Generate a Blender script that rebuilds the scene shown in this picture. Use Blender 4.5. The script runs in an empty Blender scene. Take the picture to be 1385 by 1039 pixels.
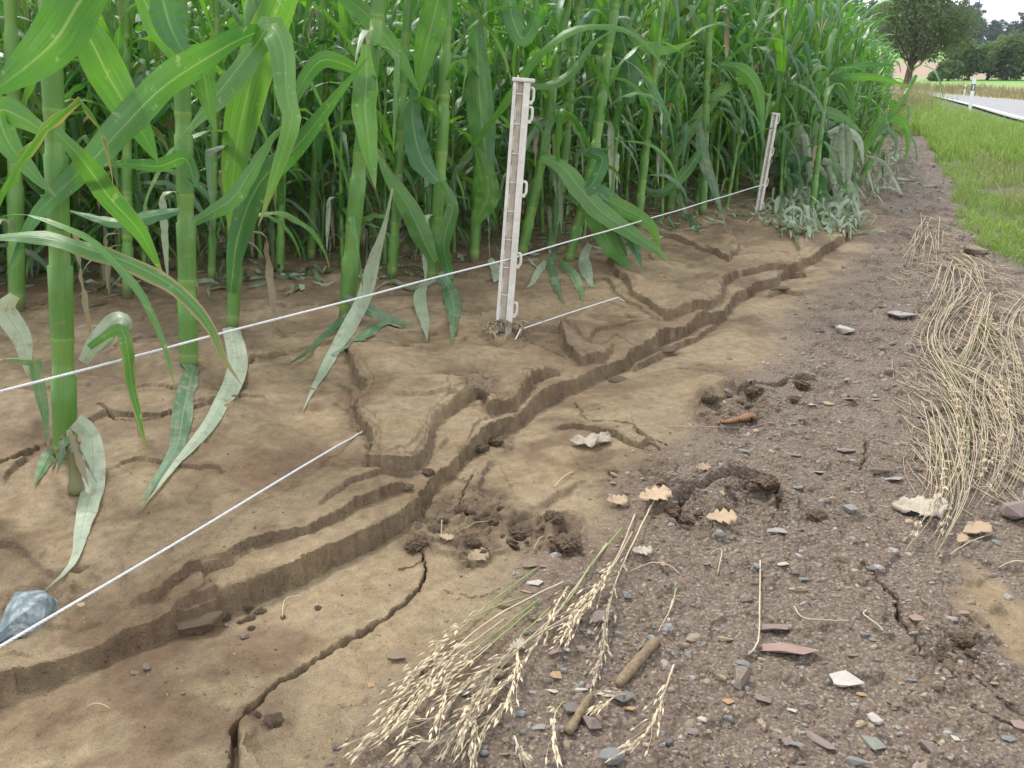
import bpy, bmesh, math, random
import numpy as np
from mathutils import Vector, Matrix

R = math.radians
rnd = random.Random(7)
nr = np.random.RandomState(11)
scn = bpy.context.scene
COL = scn.collection

# ------------------------------------------------------------------ camera, sky, sun
F, CX, CY, TILT, HC = 1150.0, 692.5, 519.5, R(14.0), 0.85
cam = bpy.data.cameras.new('camera')
cam.sensor_width = 36.0
cam.lens = 36.0 * F / 1385.0
cam.clip_start = 0.02
cam.clip_end = 3000.0
camo = bpy.data.objects.new('camera', cam)
COL.objects.link(camo)
camo.location = (0, 0, HC)
camo.rotation_euler = (R(90) - TILT, 0, 0)
scn.camera = camo

SUN_EL, SUN_AZ = R(58), R(-35)      # azimuth clockwise from +Y
w = bpy.data.worlds.new('World')
scn.world = w
w.use_nodes = True
nt = w.node_tree
nt.nodes.clear()
N = nt.nodes.new
out = N('ShaderNodeOutputWorld')
sky = N('ShaderNodeTexSky')
sky.sky_type = 'NISHITA'
sky.sun_disc = False
sky.sun_elevation = SUN_EL
sky.sun_rotation = SUN_AZ
bg = N('ShaderNodeBackground')
bg.inputs['Strength'].default_value = 0.12
bg2 = N('ShaderNodeBackground')
bg2.inputs['Color'].default_value = (0.93, 0.96, 1.0, 1)
bg2.inputs['Strength'].default_value = 0.72
mixs = N('ShaderNodeMixShader')
tc = N('ShaderNodeTexCoord')
mp = N('ShaderNodeMapping')
mp.inputs['Scale'].default_value = (1.6, 1.6, 4.0)
ns = N('ShaderNodeTexNoise')
ns.inputs['Scale'].default_value = 2.2
ns.inputs['Detail'].default_value = 6
cr = N('ShaderNodeMapRange')
cr.inputs[1].default_value = 0.36
cr.inputs[2].default_value = 0.54
cr.inputs[3].default_value = 0.35
cr.inputs[4].default_value = 1.0
L = nt.links.new
L(tc.outputs['Generated'], mp.inputs['Vector'])
L(mp.outputs[0], ns.inputs['Vector'])
L(ns.outputs['Fac'], cr.inputs[0])
L(cr.outputs[0], mixs.inputs[0])
L(sky.outputs[0], bg.inputs['Color'])
L(bg.outputs[0], mixs.inputs[1])
L(bg2.outputs[0], mixs.inputs[2])
L(mixs.outputs[0], out.inputs['Surface'])

sl = bpy.data.lights.new('sun', 'SUN')
sl.energy = 1.5
sl.angle = R(10)
sl.color = (1.0, 0.96, 0.9)
so = bpy.data.objects.new('sun', sl)
COL.objects.link(so)
sd = Vector((math.sin(SUN_AZ) * math.cos(SUN_EL), math.cos(SUN_AZ) * math.cos(SUN_EL), math.sin(SUN_EL)))
so.rotation_euler = (-sd).to_track_quat('-Z', 'Y').to_euler()
so.location = (0, 0, 20)

scn.view_settings.view_transform = 'Standard'
scn.view_settings.look = 'None'
scn.view_settings.exposure = 1.5
scn.view_settings.gamma = 1
scn.view_settings.use_curve_mapping = False
scn.cycles.max_bounces = 8
scn.cycles.transparent_max_bounces = 6
scn.cycles.use_denoising = True

# ------------------------------------------------------------------ numpy noise
_perm = np.random.RandomState(5).permutation(512)
_ang = np.random.RandomState(6).rand(512) * 2 * np.pi
_gx, _gy = np.cos(_ang), np.sin(_ang)

def perlin(x, y, seed=0):
    xi = np.floor(x).astype(np.int64); yi = np.floor(y).astype(np.int64)
    xf = x - xi; yf = y - yi
    u = xf * xf * xf * (xf * (xf * 6 - 15) + 10); v = yf * yf * yf * (yf * (yf * 6 - 15) + 10)
    def g(ix, iy, fx, fy):
        h = _perm[(_perm[(ix + seed * 37) & 511] + iy) & 511]
        return _gx[h] * fx + _gy[h] * fy
    a = g(xi, yi, xf, yf); b = g(xi + 1, yi, xf - 1, yf)
    c = g(xi, yi + 1, xf, yf - 1); d = g(xi + 1, yi + 1, xf - 1, yf - 1)
    return (a + u * (b - a)) * (1 - v) + (c + u * (d - c)) * v      # about -0.7..0.7

def fbm(x, y, oct=4, seed=0, gain=0.5, ridged=False):
    s = 0; a = 1.0; t = 0
    for o in range(oct):
        n = perlin(x * 2 ** o, y * 2 ** o, seed + o)
        if ridged: n = 0.35 - np.abs(n)
        s = s + a * n; t += a; a *= gain
    return s / t

def sst(x, a, b):
    t = np.clip((x - a) / (b - a), 0, 1)
    return t * t * (3 - 2 * t)

# ------------------------------------------------------------------ the lie of the land
_py = np.array([-60, 0, 8, 18, 36, 65, 95, 130, 200, 420, 3000.])
_pz = np.array([-6.98, 0, .93, 1.8, 3.9, 7.4, 12.3, 18.4, 25, 32, 40.])
_ty = np.arange(-60, 600, 0.5)
_tz = np.interp(_ty, _py, _pz)
_k = np.ones(9) / 9
_tz = np.concatenate([_tz[:4], np.convolve(_tz, _k, 'valid'), _tz[-4:]])
def zprof(y):
    z = np.interp(y, _ty, _tz)
    return np.where(y < 6, 0.11625 * y, z)
def base(x, y):
    return zprof(y)

ct, st_ = math.cos(TILT), math.sin(TILT)
def ray(px, py):
    a = (px - CX) / F; b = -(py - CY) / F
    return np.array([a, ct + b * st_, -st_ + b * ct])
def hit(px, py, fn=None, dz=0.0):
    """where the view ray through a photo point meets the land"""
    d = ray(px, py)
    fn = fn or base
    t = 0.3; pt = t; 
    f0 = None
    while t < 500:
        z = HC + d[2] * t - (float(fn(np.float64(d[0] * t), np.float64(d[1] * t))) + dz)
        if z < 0: break
        pt = t; t *= 1.03
    lo, hi = pt, t
    for _ in range(25):
        m = (lo + hi) / 2
        z = HC + d[2] * m - (float(fn(np.float64(d[0] * m), np.float64(d[1] * m))) + dz)
        if z < 0: hi = m
        else: lo = m
    return np.array([d[0] * hi, d[1] * hi, HC + d[2] * hi])
def at_depth(px, py, y):
    d = ray(px, py); t = y / d[1]
    return np.array([d[0] * t, y, HC + d[2] * t])
def pxm(p):
    """metres per photo pixel at a point"""
    v = np.array(p) - np.array([0, 0, HC])
    return float(v[1] * ct - v[2] * st_) / F
def gl(pts):
    return np.array([hit(a, b)[:2] for a, b in pts])

def polydist(P, pl):
    """distance, signed distance (left of travel positive), arc length, total"""
    n = len(pl) - 1
    seg = pl[1:] - pl[:-1]; ln = np.linalg.norm(seg, axis=1); tg = seg / ln[:, None]
    nm = np.stack([-tg[:, 1], tg[:, 0]], 1)
    cum = np.concatenate([[0], np.cumsum(ln)])
    best = np.full(len(P), 1e9); sg = np.zeros(len(P)); arc = np.zeros(len(P))
    for i in range(n):
        v = P - pl[i]; t = v @ tg[i]; tc_ = np.clip(t, 0, ln[i])
        q = v - tc_[:, None] * tg[i]; d = np.sqrt((q * q).sum(1))
        nn = np.broadcast_to(nm[i], q.shape).copy()
        if i > 0: nn[t < 0] = nm[i] + nm[i - 1]
        if i < n - 1: nn[t > ln[i]] = nm[i] + nm[i + 1]
        s = np.sign((q * nn).sum(1)); s[s == 0] = 1
        m = d < best
        best[m] = d[m]; sg[m] = s[m]; arc[m] = cum[i] + tc_[m]
    return best, best * sg, arc, cum[-1]

# scarps: photo-plane polyline, height, face width, fade length, taper, +1 = high ground to the left of travel
SC = []
def scarp(pts, H, L, w_=.006, taper=.06, side=1, rag=1.0, groove=.25, terr=0, brown=1.0):
    SC.append(dict(pl=gl(pts), H=H, L=L, w=w_, taper=taper, side=side, rag=rag, groove=groove, terr=terr, brown=brown))
# the gully bank, whole length
scarp([(-700, 1330), (-300, 1085), (-60, 975), (0, 950), (60, 928), (130, 896), (190, 870), (240, 852), (300, 838), (345, 810), (420, 775), (500, 737),
       (560, 700), (590, 655), (620, 632), (665, 600), (720, 557), (800, 517), (900, 470), (975, 431), (1010, 400), (1060, 378), (1110, 350),
       (1150, 318), (1172, 270), (1182, 225), (1196, 180), (1205, 140)], .036, 4.0, w_=.003, taper=.3, rag=1.0, groove=.10, terr=0)
# upper lamina along the bank
scarp([(166, 858), (200, 842), (260, 815), (310, 795), (340, 772), (400, 752), (470, 722), (520, 700), (562, 678)], .017, .5, w_=.003, taper=.06, groove=.1)
scarp([(415, 724), (470, 700), (540, 672), (575, 655)], .010, .16, w_=.002, groove=0)
scarp([(320, 575), (270, 610), (235, 650), (200, 730), (172, 795), (166, 858)], .006, .22, w_=.012, groove=.1)
scarp([(236, 852), (262, 838), (300, 832), (312, 822)], .014, .05, w_=.004, taper=.02)
# big thick plate below the post with its ragged cliff
scarp([(472, 488), (478, 530), (492, 556), (488, 590), (502, 622), (497, 668), (530, 672), (560, 655), (580, 628), (596, 600), (622, 572), (652, 560),
       (660, 585), (690, 570), (730, 535), (770, 512)], .036, .55, w_=.003, taper=.10, groove=.15, terr=1)
scarp([(455, 540), (470, 556), (478, 580), (486, 610)], .008, .06, w_=.004, taper=.02)
# ledges right of the post
scarp([(772, 440), (756, 468), (762, 492), (782, 512), (815, 505), (835, 482)], .024, .20, w_=.003, taper=.05, groove=.1)
scarp([(765, 468), (790, 482), (815, 480), (840, 468)], .008, .06, w_=.003, taper=.02)
scarp([(820, 372), (838, 398), (868, 424), (900, 450), (935, 442), (978, 418), (982, 395), (1002, 384)], .034, .30, w_=.003, taper=.06, terr=1, groove=.1)
scarp([(815, 395), (850, 425), (895, 452)], .010, .10, w_=.003, taper=.03)
scarp([(850, 500), (905, 478), (945, 458), (972, 440)], .016, .10, w_=.003, taper=.03, groove=.1)
scarp([(870, 330), (930, 345), (985, 372), (1000, 352), (975, 318), (960, 300)], .022, .25, w_=.003, taper=.06, groove=.1)
scarp([(1000, 386), (1040, 375), (1092, 372)], .020, .16, w_=.004, taper=.03, groove=.5)
scarp([(1030, 402), (1060, 396), (1095, 402)], .012, .08, w_=.003, taper=.02, groove=.5)
scarp([(1045, 318), (1068, 330), (1080, 350), (1060, 362)], .016, .15, w_=.004, taper=.03, side=1)
scarp([(958, 306), (985, 330), (998, 352)], .014, .12, w_=.004, taper=.03, side=-1)
# field side ledges
scarp([(0, 700), (60, 640), (140, 600), (235, 588), (320, 575), (330, 520), (390, 505), (470, 487)], .010, .2, w_=.007, taper=.05, terr=0)
scarp([(-100, 800), (20, 775), (90, 812), (160, 800)], .008, .15, w_=.005, taper=.05)
scarp([(330, 450), (430, 440), (520, 425), (640, 410), (690, 395)], .010, .2, w_=.01, taper=.1)
scarp([(330, 395), (450, 385), (560, 350), (640, 330)], .010, .2, w_=.01, taper=.1)
scarp([(60, 470), (150, 440), (230, 430), (320, 420)], .010, .2, w_=.01, taper=.1)
# slumped slabs on the lane
scarp([(748, 582), (775, 574), (830, 590), (868, 606), (884, 592)], .010, .12, w_=.003, taper=.03, side=1, groove=1.1)
scarp([(640, 690), (690, 712), (740, 692), (800, 650)], .010, .18, w_=.006, taper=.04, side=1)
scarp([(628, 660), (650, 668), (655, 640), (668, 622)], .012, .08, w_=.006, taper=.03, side=1)
scarp([(560, 742), (590, 748), (640, 760), (700, 745)], .006, .10, w_=.004, taper=.03)
scarp([(310, 1060), (312, 1000), (330, 965), (345, 975), (352, 1010)], .010, .12, w_=.008, taper=.03, side=-1)
scarp([(950, 545), (985, 525), (1040, 522), (1075, 515), (1110, 520)], .010, .10, w_=.004, taper=.03, side=1, groove=1.3)
scarp([(905, 700), (930, 665), (985, 645), (1040, 650), (1060, 690)], .012, .08, w_=.004, taper=.03, side=1, groove=1.6)
scarp([(1175, 790), (1150, 760)], .003, .08, w_=.004, taper=.02)
scarp([(1330, 1060), (1300, 960), (1240, 905), (1228, 870), (1270, 830), (1310, 800), (1330, 770)], .006, .2, w_=.02, taper=.05, side=-1, groove=0, brown=.3)
CRK = []
def crack(pts, w_, D, rag=1.0): CRK.append((gl(pts), w_, D, rag))
crack([(316, 1060), (318, 985), (335, 960), (370, 930), (400, 910), (430, 890), (465, 865), (500, 845), (530, 825), (560, 800), (578, 772), (577, 752)], .0042, .030)
crack([(545, 768), (565, 764), (578, 756), (570, 740)], .0018, .010)
crack([(1168, 768), (1200, 795), (1215, 815), (1220, 845), (1235, 880), (1250, 897)], .0030, .020)
crack([(1322, 934), (1350, 955), (1378, 972)], .0045, .020)
crack([(1310, 965), (1345, 985), (1380, 1002)], .003, .010)
crack([(690, 470), (722, 490), (760, 502), (775, 500)], .002, .012)
crack([(835, 470), (862, 490), (880, 496), (985, 505)], .0015, .008)
crack([(775, 545), (790, 560), (800, 575)], .0012, .008)
crack([(596, 540), (612, 545), (640, 542), (665, 546)], .003, .010)
crack([(640, 548), (632, 565)], .002, .008)
crack([(800, 572), (850, 578), (905, 606)], .0025, .016)
crack([(865, 588), (892, 610)], .005, .02)
crack([(640, 642), (628, 668), (622, 690)], .0018, .012)
crack([(135, 590), (160, 602), (200, 602), (238, 584)], .003, .012)
crack([(322, 524), (345, 514), (390, 505)], .004, .02)
crack([(0, 672), (30, 660), (55, 640)], .006, .02)
crack([(1168, 600), (1172, 622), (1165, 640)], .003, .01)
crack([(600, 800), (640, 812), (700, 800)], .001, .004)
PIT = []   # px, py, radius in px, depth m, clod amount
for a in [(1020, 678, 42, .022, 1), (930, 690, 34, .016, 1), (890, 648, 26, .008, 1), (1000, 545, 44, .018, 1), (960, 560, 26, .010, 1),
          (766, 722, 22, .014, 1), (660, 688, 30, .006, 1), (715, 725, 30, .008, 1), (600, 700, 34, .004, 1), (640, 735, 30, .004, 1),
          (1090, 520, 22, .006, .7), (1290, 885, 34, -.004, 1), (1320, 860, 26, -.006, 1), (1265, 905, 26, 0, .8), (575, 725, 24, 0, 1),
          (1110, 700, 22, -.006, .5), (370, 985, 26, -.006, .6), (820, 640, 40, .0, .5), (680, 600, 16, 0, 1), (290, 890, 20, 0, .1),
          (1170, 650, 26, .004, .5), (120, 830, 18, .006, .6), (35, 860, 42, .012, .5), (700, 470, 22, 0, .8), (650, 555, 26, 0, .9)]:
    p = hit(a[0], a[1]); PIT.append((p[0], p[1], a[2] * pxm(p), a[3], a[4], a[0], a[1]))

EDGE = SC[0]['pl']
def main_side(P):
    return polydist(P, EDGE)[1]

def warp(P, amp):
    x, y = P[:, 0], P[:, 1]
    dx = amp * (.022 * perlin(x * 6.5, y * 6.5, 21) + .009 * perlin(x * 31, y * 31, 22) + .0055 * perlin(x * 90, y * 90, 23))
    dy = amp * (.022 * perlin(x * 6.5, y * 6.5, 24) + .009 * perlin(x * 31, y * 31, 25) + .0055 * perlin(x * 90, y * 90, 26))
    return P + np.stack([dx, dy], 1)

def fields(P):
    """height relief and surface masks for (N,2) points"""
    x, y = P[:, 0].copy(), P[:, 1].copy()
    n = len(P)
    z = base(x, y)
    rr = np.sqrt(x * x + y * y)
    h = np.zeros(n); brown = np.zeros(n); grav = np.zeros(n)
    near = np.where(rr < 24)[0]
    Pn = P[near]
    dM, sM, aM, LM = polydist(Pn, EDGE)
    field = sst(sM, -.0, .05)
    xn, yn = Pn[:, 0], Pn[:, 1]
    # broad undulation, flow-lines running along the gully
    fd = math.radians(28)
    u = xn * math.cos(fd) + yn * math.sin(fd); v = -xn * math.sin(fd) + yn * math.cos(fd)
    hn = .012 * fbm(xn * 2.2, yn * 2.2, 4, 1) + .0035 * fbm(xn * 14, yn * 14, 3, 5)
    hn += .005 * fbm(u * 1.6, v * 9, 3, 9) * sst(-sM, -.1, .4)
    flow = fbm(u * .9 + .4 * perlin(xn * 2, yn * 2, 3), v * 16, 3, 12)
    hn += .0034 * flow + .004 * sst(-sM, .0, .1) * fbm(u * .5, v * 26, 2, 13)
    ul = xn * math.cos(1.05) + yn * math.sin(1.05); vl = -xn * math.sin(1.05) + yn * math.cos(1.05)
    hn += field * .004 * fbm(ul * 1.2, vl * 13, 3, 15)
    hn += field * np.clip(sM, 0, 3) * .036 + field * .016 * fbm(xn * 5, yn * 5, 3, 17) * sst(sM, .25, .6)
    # channel bed beside the bank, right side humps
    hn -= .007 * np.exp(-((sM + .02) / .05) ** 2)
    # thin broken laminae: the silt lies in sheets, each sheet ends in a small ragged step
    Pq = warp(Pn, 1.0); lam = 2.6 * fbm(Pq[:, 0] * 1.5, Pq[:, 1] * 2.2, 4, 101) * 2 + field * Pq[:, 1] * .5
    fl = np.floor(lam); fr_ = lam - fl
    amp = .0095 * (.22 + .78 * field) * sst(fbm(xn * 2.5, yn * 2.5, 2, 104), -.15, .15)
    hn += amp * (sst(fr_, 0, .03) - fr_)
    hn += sst(fbm(xn * 4, yn * 4, 3, 106), .02, .22) * (.3 + .7 * field) * (.0045 * fbm(xn * 38, yn * 38, 3, 107, .65))
    Pw1 = warp(Pn, 1.0)
    br = np.zeros(len(Pn)); gv = np.zeros(len(Pn))
    for s in SC:
        pl = s['pl']
        reach = 4 * s['L'] + .1
        lo = pl.min(0) - reach; hi = pl.max(0) + reach
        m = np.where((Pw1[:, 0] > lo[0]) & (Pw1[:, 0] < hi[0]) & (Pw1[:, 1] > lo[1]) & (Pw1[:, 1] < hi[1]))[0]
        if not len(m): continue
        Q = Pn[m] + (Pw1[m] - Pn[m]) * s['rag']
        d, sg, arc, tot = polydist(Q, pl)
        sg = sg * s['side']
        tp = np.minimum(sst(arc, 0, s['taper']), sst(tot - arc, 0, s['taper'])) if s['taper'] < .25 else 1.0
        W = s['w'] * (1 + .8 * perlin(Q[:, 0] * 12, Q[:, 1] * 12, 31)) 
        W = W * np.exp(2.2 * np.clip(perlin(Q[:, 0] * 4.5, Q[:, 1] * 4.5, 38), -.2, .5))
        W = np.maximum(W, .0018)
        tp = tp * (1 + .55 * perlin(Q[:, 0] * 5.5, Q[:, 1] * 5.5, 39))
        if s['terr']:
            o1 = .007 + .012 * (perlin(Q[:, 0] * 9, Q[:, 1] * 9, 33) + .35)
            o2 = o1 + .008 + .022 * np.clip(perlin(Q[:, 0] * 7, Q[:, 1] * 7, 34) + .2, 0, 1)
            prof = .72 * sst(sg, 0, W) + .15 * sst(sg, o1, o1 + .0018) + .13 * sst(sg, o2, o2 + .0018)
        else:
            prof = sst(sg, 0, W)
        hh = s['H'] * tp * prof * np.exp(-np.maximum(sg, 0) / s['L'])
        hh += s['H'] * .10 * tp * np.exp(-np.maximum(sg, 0) / .03) * (sg > 0) * fbm(Q[:, 0] * 25, Q[:, 1] * 25, 2, 36) * 2
        hh -= s['H'] * s['groove'] * tp * np.exp(-((sg + .004) / .006) ** 2)
        hn[m] += hh
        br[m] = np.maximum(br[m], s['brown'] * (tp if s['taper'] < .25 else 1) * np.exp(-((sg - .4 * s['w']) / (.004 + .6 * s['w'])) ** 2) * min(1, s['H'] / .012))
    Pw2 = warp(Pn, .9)
    for pl, w_, D, rag in CRK:
        lo = pl.min(0) - .05; hi = pl.max(0) + .05
        m = np.where((Pn[:, 0] > lo[0]) & (Pn[:, 0] < hi[0]) & (Pn[:, 1] > lo[1]) & (Pn[:, 1] < hi[1]))[0]
        if not len(m): continue
        d, sg, arc, tot = polydist(Pw2[m], pl)
        ta = sst(tot - arc, 0, tot * .4 + 1e-4)
        ww = w_ * (.35 + .65 * ta) * (1 + .5 * perlin(Pn[m, 0] * 40, Pn[m, 1] * 40, 41))
        hn[m] -= D * np.exp(-(d / ww) ** 4)
        hn[m] += .0022 * np.exp(-((d - 2.2 * w_) / (2 * w_)) ** 2)
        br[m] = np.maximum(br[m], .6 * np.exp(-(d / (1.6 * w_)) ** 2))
    for (a, b, r_, D, cl, _, _) in PIT:
        dd = np.sqrt((Pn[:, 0] - a) ** 2 + ((Pn[:, 1] - b) * .55) ** 2)
        m = np.where(dd < 2.2 * r_)[0]
        if not len(m): continue
        q = dd[m] / r_ + .5 * fbm(Pn[m, 0] * 18, Pn[m, 1] * 18, 3, 51)
        k = 1 - sst(q, .55, 1.0)
        ring = np.exp(-((q - 1.15) / .25) ** 2)
        hn[m] += -D * k + .35 * max(D, 0) * ring
        cn = fbm(Pn[m, 0] * 30, Pn[m, 1] * 30, 4, 55, .6)
        k2 = 1 - sst(q, .8, 1.5)
        hn[m] += cl * .016 * k2 * cn + cl * .005 * k2 * sst(perlin(Pn[m, 0] * 40, Pn[m, 1] * 40, 57), -.05, .05)
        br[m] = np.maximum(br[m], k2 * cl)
    # gravel lane mask
    gp = sst(-sM, .10, .42) 
    wob = .16 * fbm(xn * 3, yn * 3, 3, 61)
    lane_l = polydist(Pn, LANE)[1]
    gv = sst(-lane_l + wob, -.05, .25)
    hn += gv * (.0055 * fbm(xn * 45, yn * 45, 3, 65, .7) + .010 * fbm(xn * 12, yn * 12, 3, 66) + (.006 + .002 * rr[near]) * sst(fbm(xn * 16 / (1 + .1 * rr[near]), yn * 16 / (1 + .1 * rr[near]), 3, 68), .02, .16))
    hn += (1 - gv) * .0016 * fbm(xn * 60, yn * 60, 2, 67)
    fade = 1 - sst(rr[near], 14, 24)
    h[near] = hn * fade
    # far relief
    far = sst(rr, 10, 30)
    h += far * .12 * fbm(x * .12, y * .12, 3, 71) * (1 - .9 * ((x > 8) & (y < 60)))
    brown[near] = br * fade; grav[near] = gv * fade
    sMf = np.full(n, -9.0); sMf[near] = sM
    return z + h, brown, grav, sMf

LANE = gl([(480, 1500), (440, 1200), (400, 1060), (470, 930), (560, 850), (640, 775), (760, 690), (840, 600), (960, 520), (1010, 440), (1060, 400), (1100, 380),
           (1165, 310), (1180, 240), (1200, 180), (1210, 140)])

def height(x, y):
    sc_ = np.isscalar(x) or np.ndim(x) == 0
    P = np.stack([np.atleast_1d(np.asarray(x, float)), np.atleast_1d(np.asarray(y, float))], 1)
    z = fields(P)[0]
    return float(z[0]) if sc_ else z

# ------------------------------------------------------------------ materials
def mat(name, rough=.8, spec=.3):
    m = bpy.data.materials.new(name); m.use_nodes = True
    b = m.node_tree.nodes['Principled BSDF']
    b.inputs['Roughness'].default_value = rough
    b.inputs['Specular IOR Level'].default_value = spec
    return m, m.node_tree, b
def nd(t, k, **kw):
    n = t.nodes.new(k)
    for a, v in kw.items():
        if a.startswith('i_'):
            key = a[2:]; n.inputs[int(key) if key.isdigit() else key].default_value = v
        else: setattr(n, a, v)
    return n
def lk(t, a, b): t.links.new(a, b)
def mixc(t, fac, a, b, mode='MIX'):
    m = nd(t, 'ShaderNodeMix', data_type='RGBA', blend_type=mode)
    for s, v in ((m.inputs[0], fac), (m.inputs[6], a), (m.inputs[7], b)):
        if isinstance(v, bpy.types.NodeSocket): lk(t, v, s)
        elif isinstance(v, (int, float)): s.default_value = v
        else: s.default_value = (*v, 1) if len(v) == 3 else v
    return m.outputs[2]
def math_(t, op, a, b=None, c=None, clamp=False):
    m = nd(t, 'ShaderNodeMath', operation=op, use_clamp=clamp)
    for i, v in enumerate((a, b, c)):
        if v is None: continue
        if isinstance(v, bpy.types.NodeSocket): lk(t, v, m.inputs[i])
        else: m.inputs[i].default_value = v
    return m.outputs[0]
def mrange(t, v, a, b, c=0., d=1.):
    m = nd(t, 'ShaderNodeMapRange', i_1=a, i_2=b, i_3=c, i_4=d); lk(t, v, m.inputs[0]); return m.outputs[0]

def ground_mat():
    m, t, b = mat('wet_silt_and_gravel', .8, .3)
    co = nd(t, 'ShaderNodeTexCoord').outputs['Object']
    ca = nd(t, 'ShaderNodeAttribute', attribute_name='col').outputs['Color']
    ga = nd(t, 'ShaderNodeAttribute', attribute_name='msk')
    sep = nd(t, 'ShaderNodeSeparateColor'); lk(t, ga.outputs['Color'], sep.inputs[0])
    grav, brn, soft = sep.outputs[0], sep.outputs[1], sep.outputs[2]
    n1 = nd(t, 'ShaderNodeTexNoise', i_Scale=38., i_Detail=6., i_Roughness=.65); lk(t, co, n1.inputs['Vector'])
    n2 = nd(t, 'ShaderNodeTexNoise', i_Scale=420., i_Detail=3., i_Roughness=.7); lk(t, co, n2.inputs['Vector'])
    n3 = nd(t, 'ShaderNodeTexNoise', i_Scale=7., i_Detail=5., i_Roughness=.6); lk(t, co, n3.inputs['Vector'])
    v1 = nd(t, 'ShaderNodeTexVoronoi', i_Scale=260.); lk(t, co, v1.inputs['Vector'])
    v2 = nd(t, 'ShaderNodeTexVoronoi', i_Scale=120., i_Randomness=1.); lk(t, co, v2.inputs['Vector'])
    v3 = nd(t, 'ShaderNodeTexVoronoi', i_Scale=95., i_Randomness=1.); lk(t, co, v3.inputs['Vector'])
    # near-brightness modulation
    c = mixc(t, 1., ca, mixc(t, mrange(t, n1.outputs[0], .3, .7), (.70, .67, .64), (1.22, 1.23, 1.24)), 'MULTIPLY')
    c = mixc(t, 1., c, mixc(t, mrange(t, n2.outputs[0], .3, .7), (.66, .63, .60), (1.3, 1.3, 1.3)), 'MULTIPLY')
    # dark damp crumbs scattered over the silt
    crumb = math_(t, 'MULTIPLY', mrange(t, v3.outputs['Distance'], .10, .22, 1., 0.), mrange(t, n3.outputs[0], .44, .58))
    c = mixc(t, math_(t, 'MULTIPLY', crumb, .55), c, (.075, .05, .032))
    # sand grains on the lane
    cell = nd(t, 'ShaderNodeValToRGB'); e = cell.color_ramp
    e.interpolation = 'CONSTANT'
    pal = [(0, (.075, .058, .045)), (.2, (.14, .105, .075)), (.4, (.19, .155, .12)), (.55, (.12, .115, .11)), (.68, (.25, .19, .13)), (.8, (.15, .11, .09)), (.92, (.32, .29, .24))]
    e.elements[0].position = 0; e.elements[0].color = (*pal[0][1], 1)
    e.elements[1].position = pal[1][0]; e.elements[1].color = (*pal[1][1], 1)
    for p_, q in pal[2:]:
        z = e.elements.new(p_); z.color = (*q, 1)
    sc1 = nd(t, 'ShaderNodeSeparateColor'); lk(t, v1.outputs['Color'], sc1.inputs[0]); lk(t, sc1.outputs[0], cell.inputs[0])
    c = mixc(t, math_(t, 'MULTIPLY', grav, .5), c, cell.outputs[0])
    lk(t, c, b.inputs['Base Color'])
    # relief
    hsum = math_(t, 'ADD', math_(t, 'MULTIPLY', n2.outputs[0], .35), math_(t, 'MULTIPLY', n1.outputs[0], 1.1))
    g2 = math_(t, 'MULTIPLY', grav, math_(t, 'SUBTRACT', 1.1, math_(t, 'MULTIPLY', v2.outputs['Distance'], 1.)))
    hsum = math_(t, 'ADD', hsum, math_(t, 'MULTIPLY', g2, 1.0))
    hsum = math_(t, 'ADD', hsum, math_(t, 'MULTIPLY', crumb, .35))
    bp = nd(t, 'ShaderNodeBump', i_Strength=.55, i_Distance=.006); lk(t, hsum, bp.inputs['Height'])
    lk(t, math_(t, 'MULTIPLY', soft, 1.), bp.inputs['Strength'])
    lk(t, bp.outputs[0], b.inputs['Normal'])
    lk(t, mrange(t, n3.outputs[0], .3, .7, .58, .88), b.inputs['Roughness'])
    return m

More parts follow.
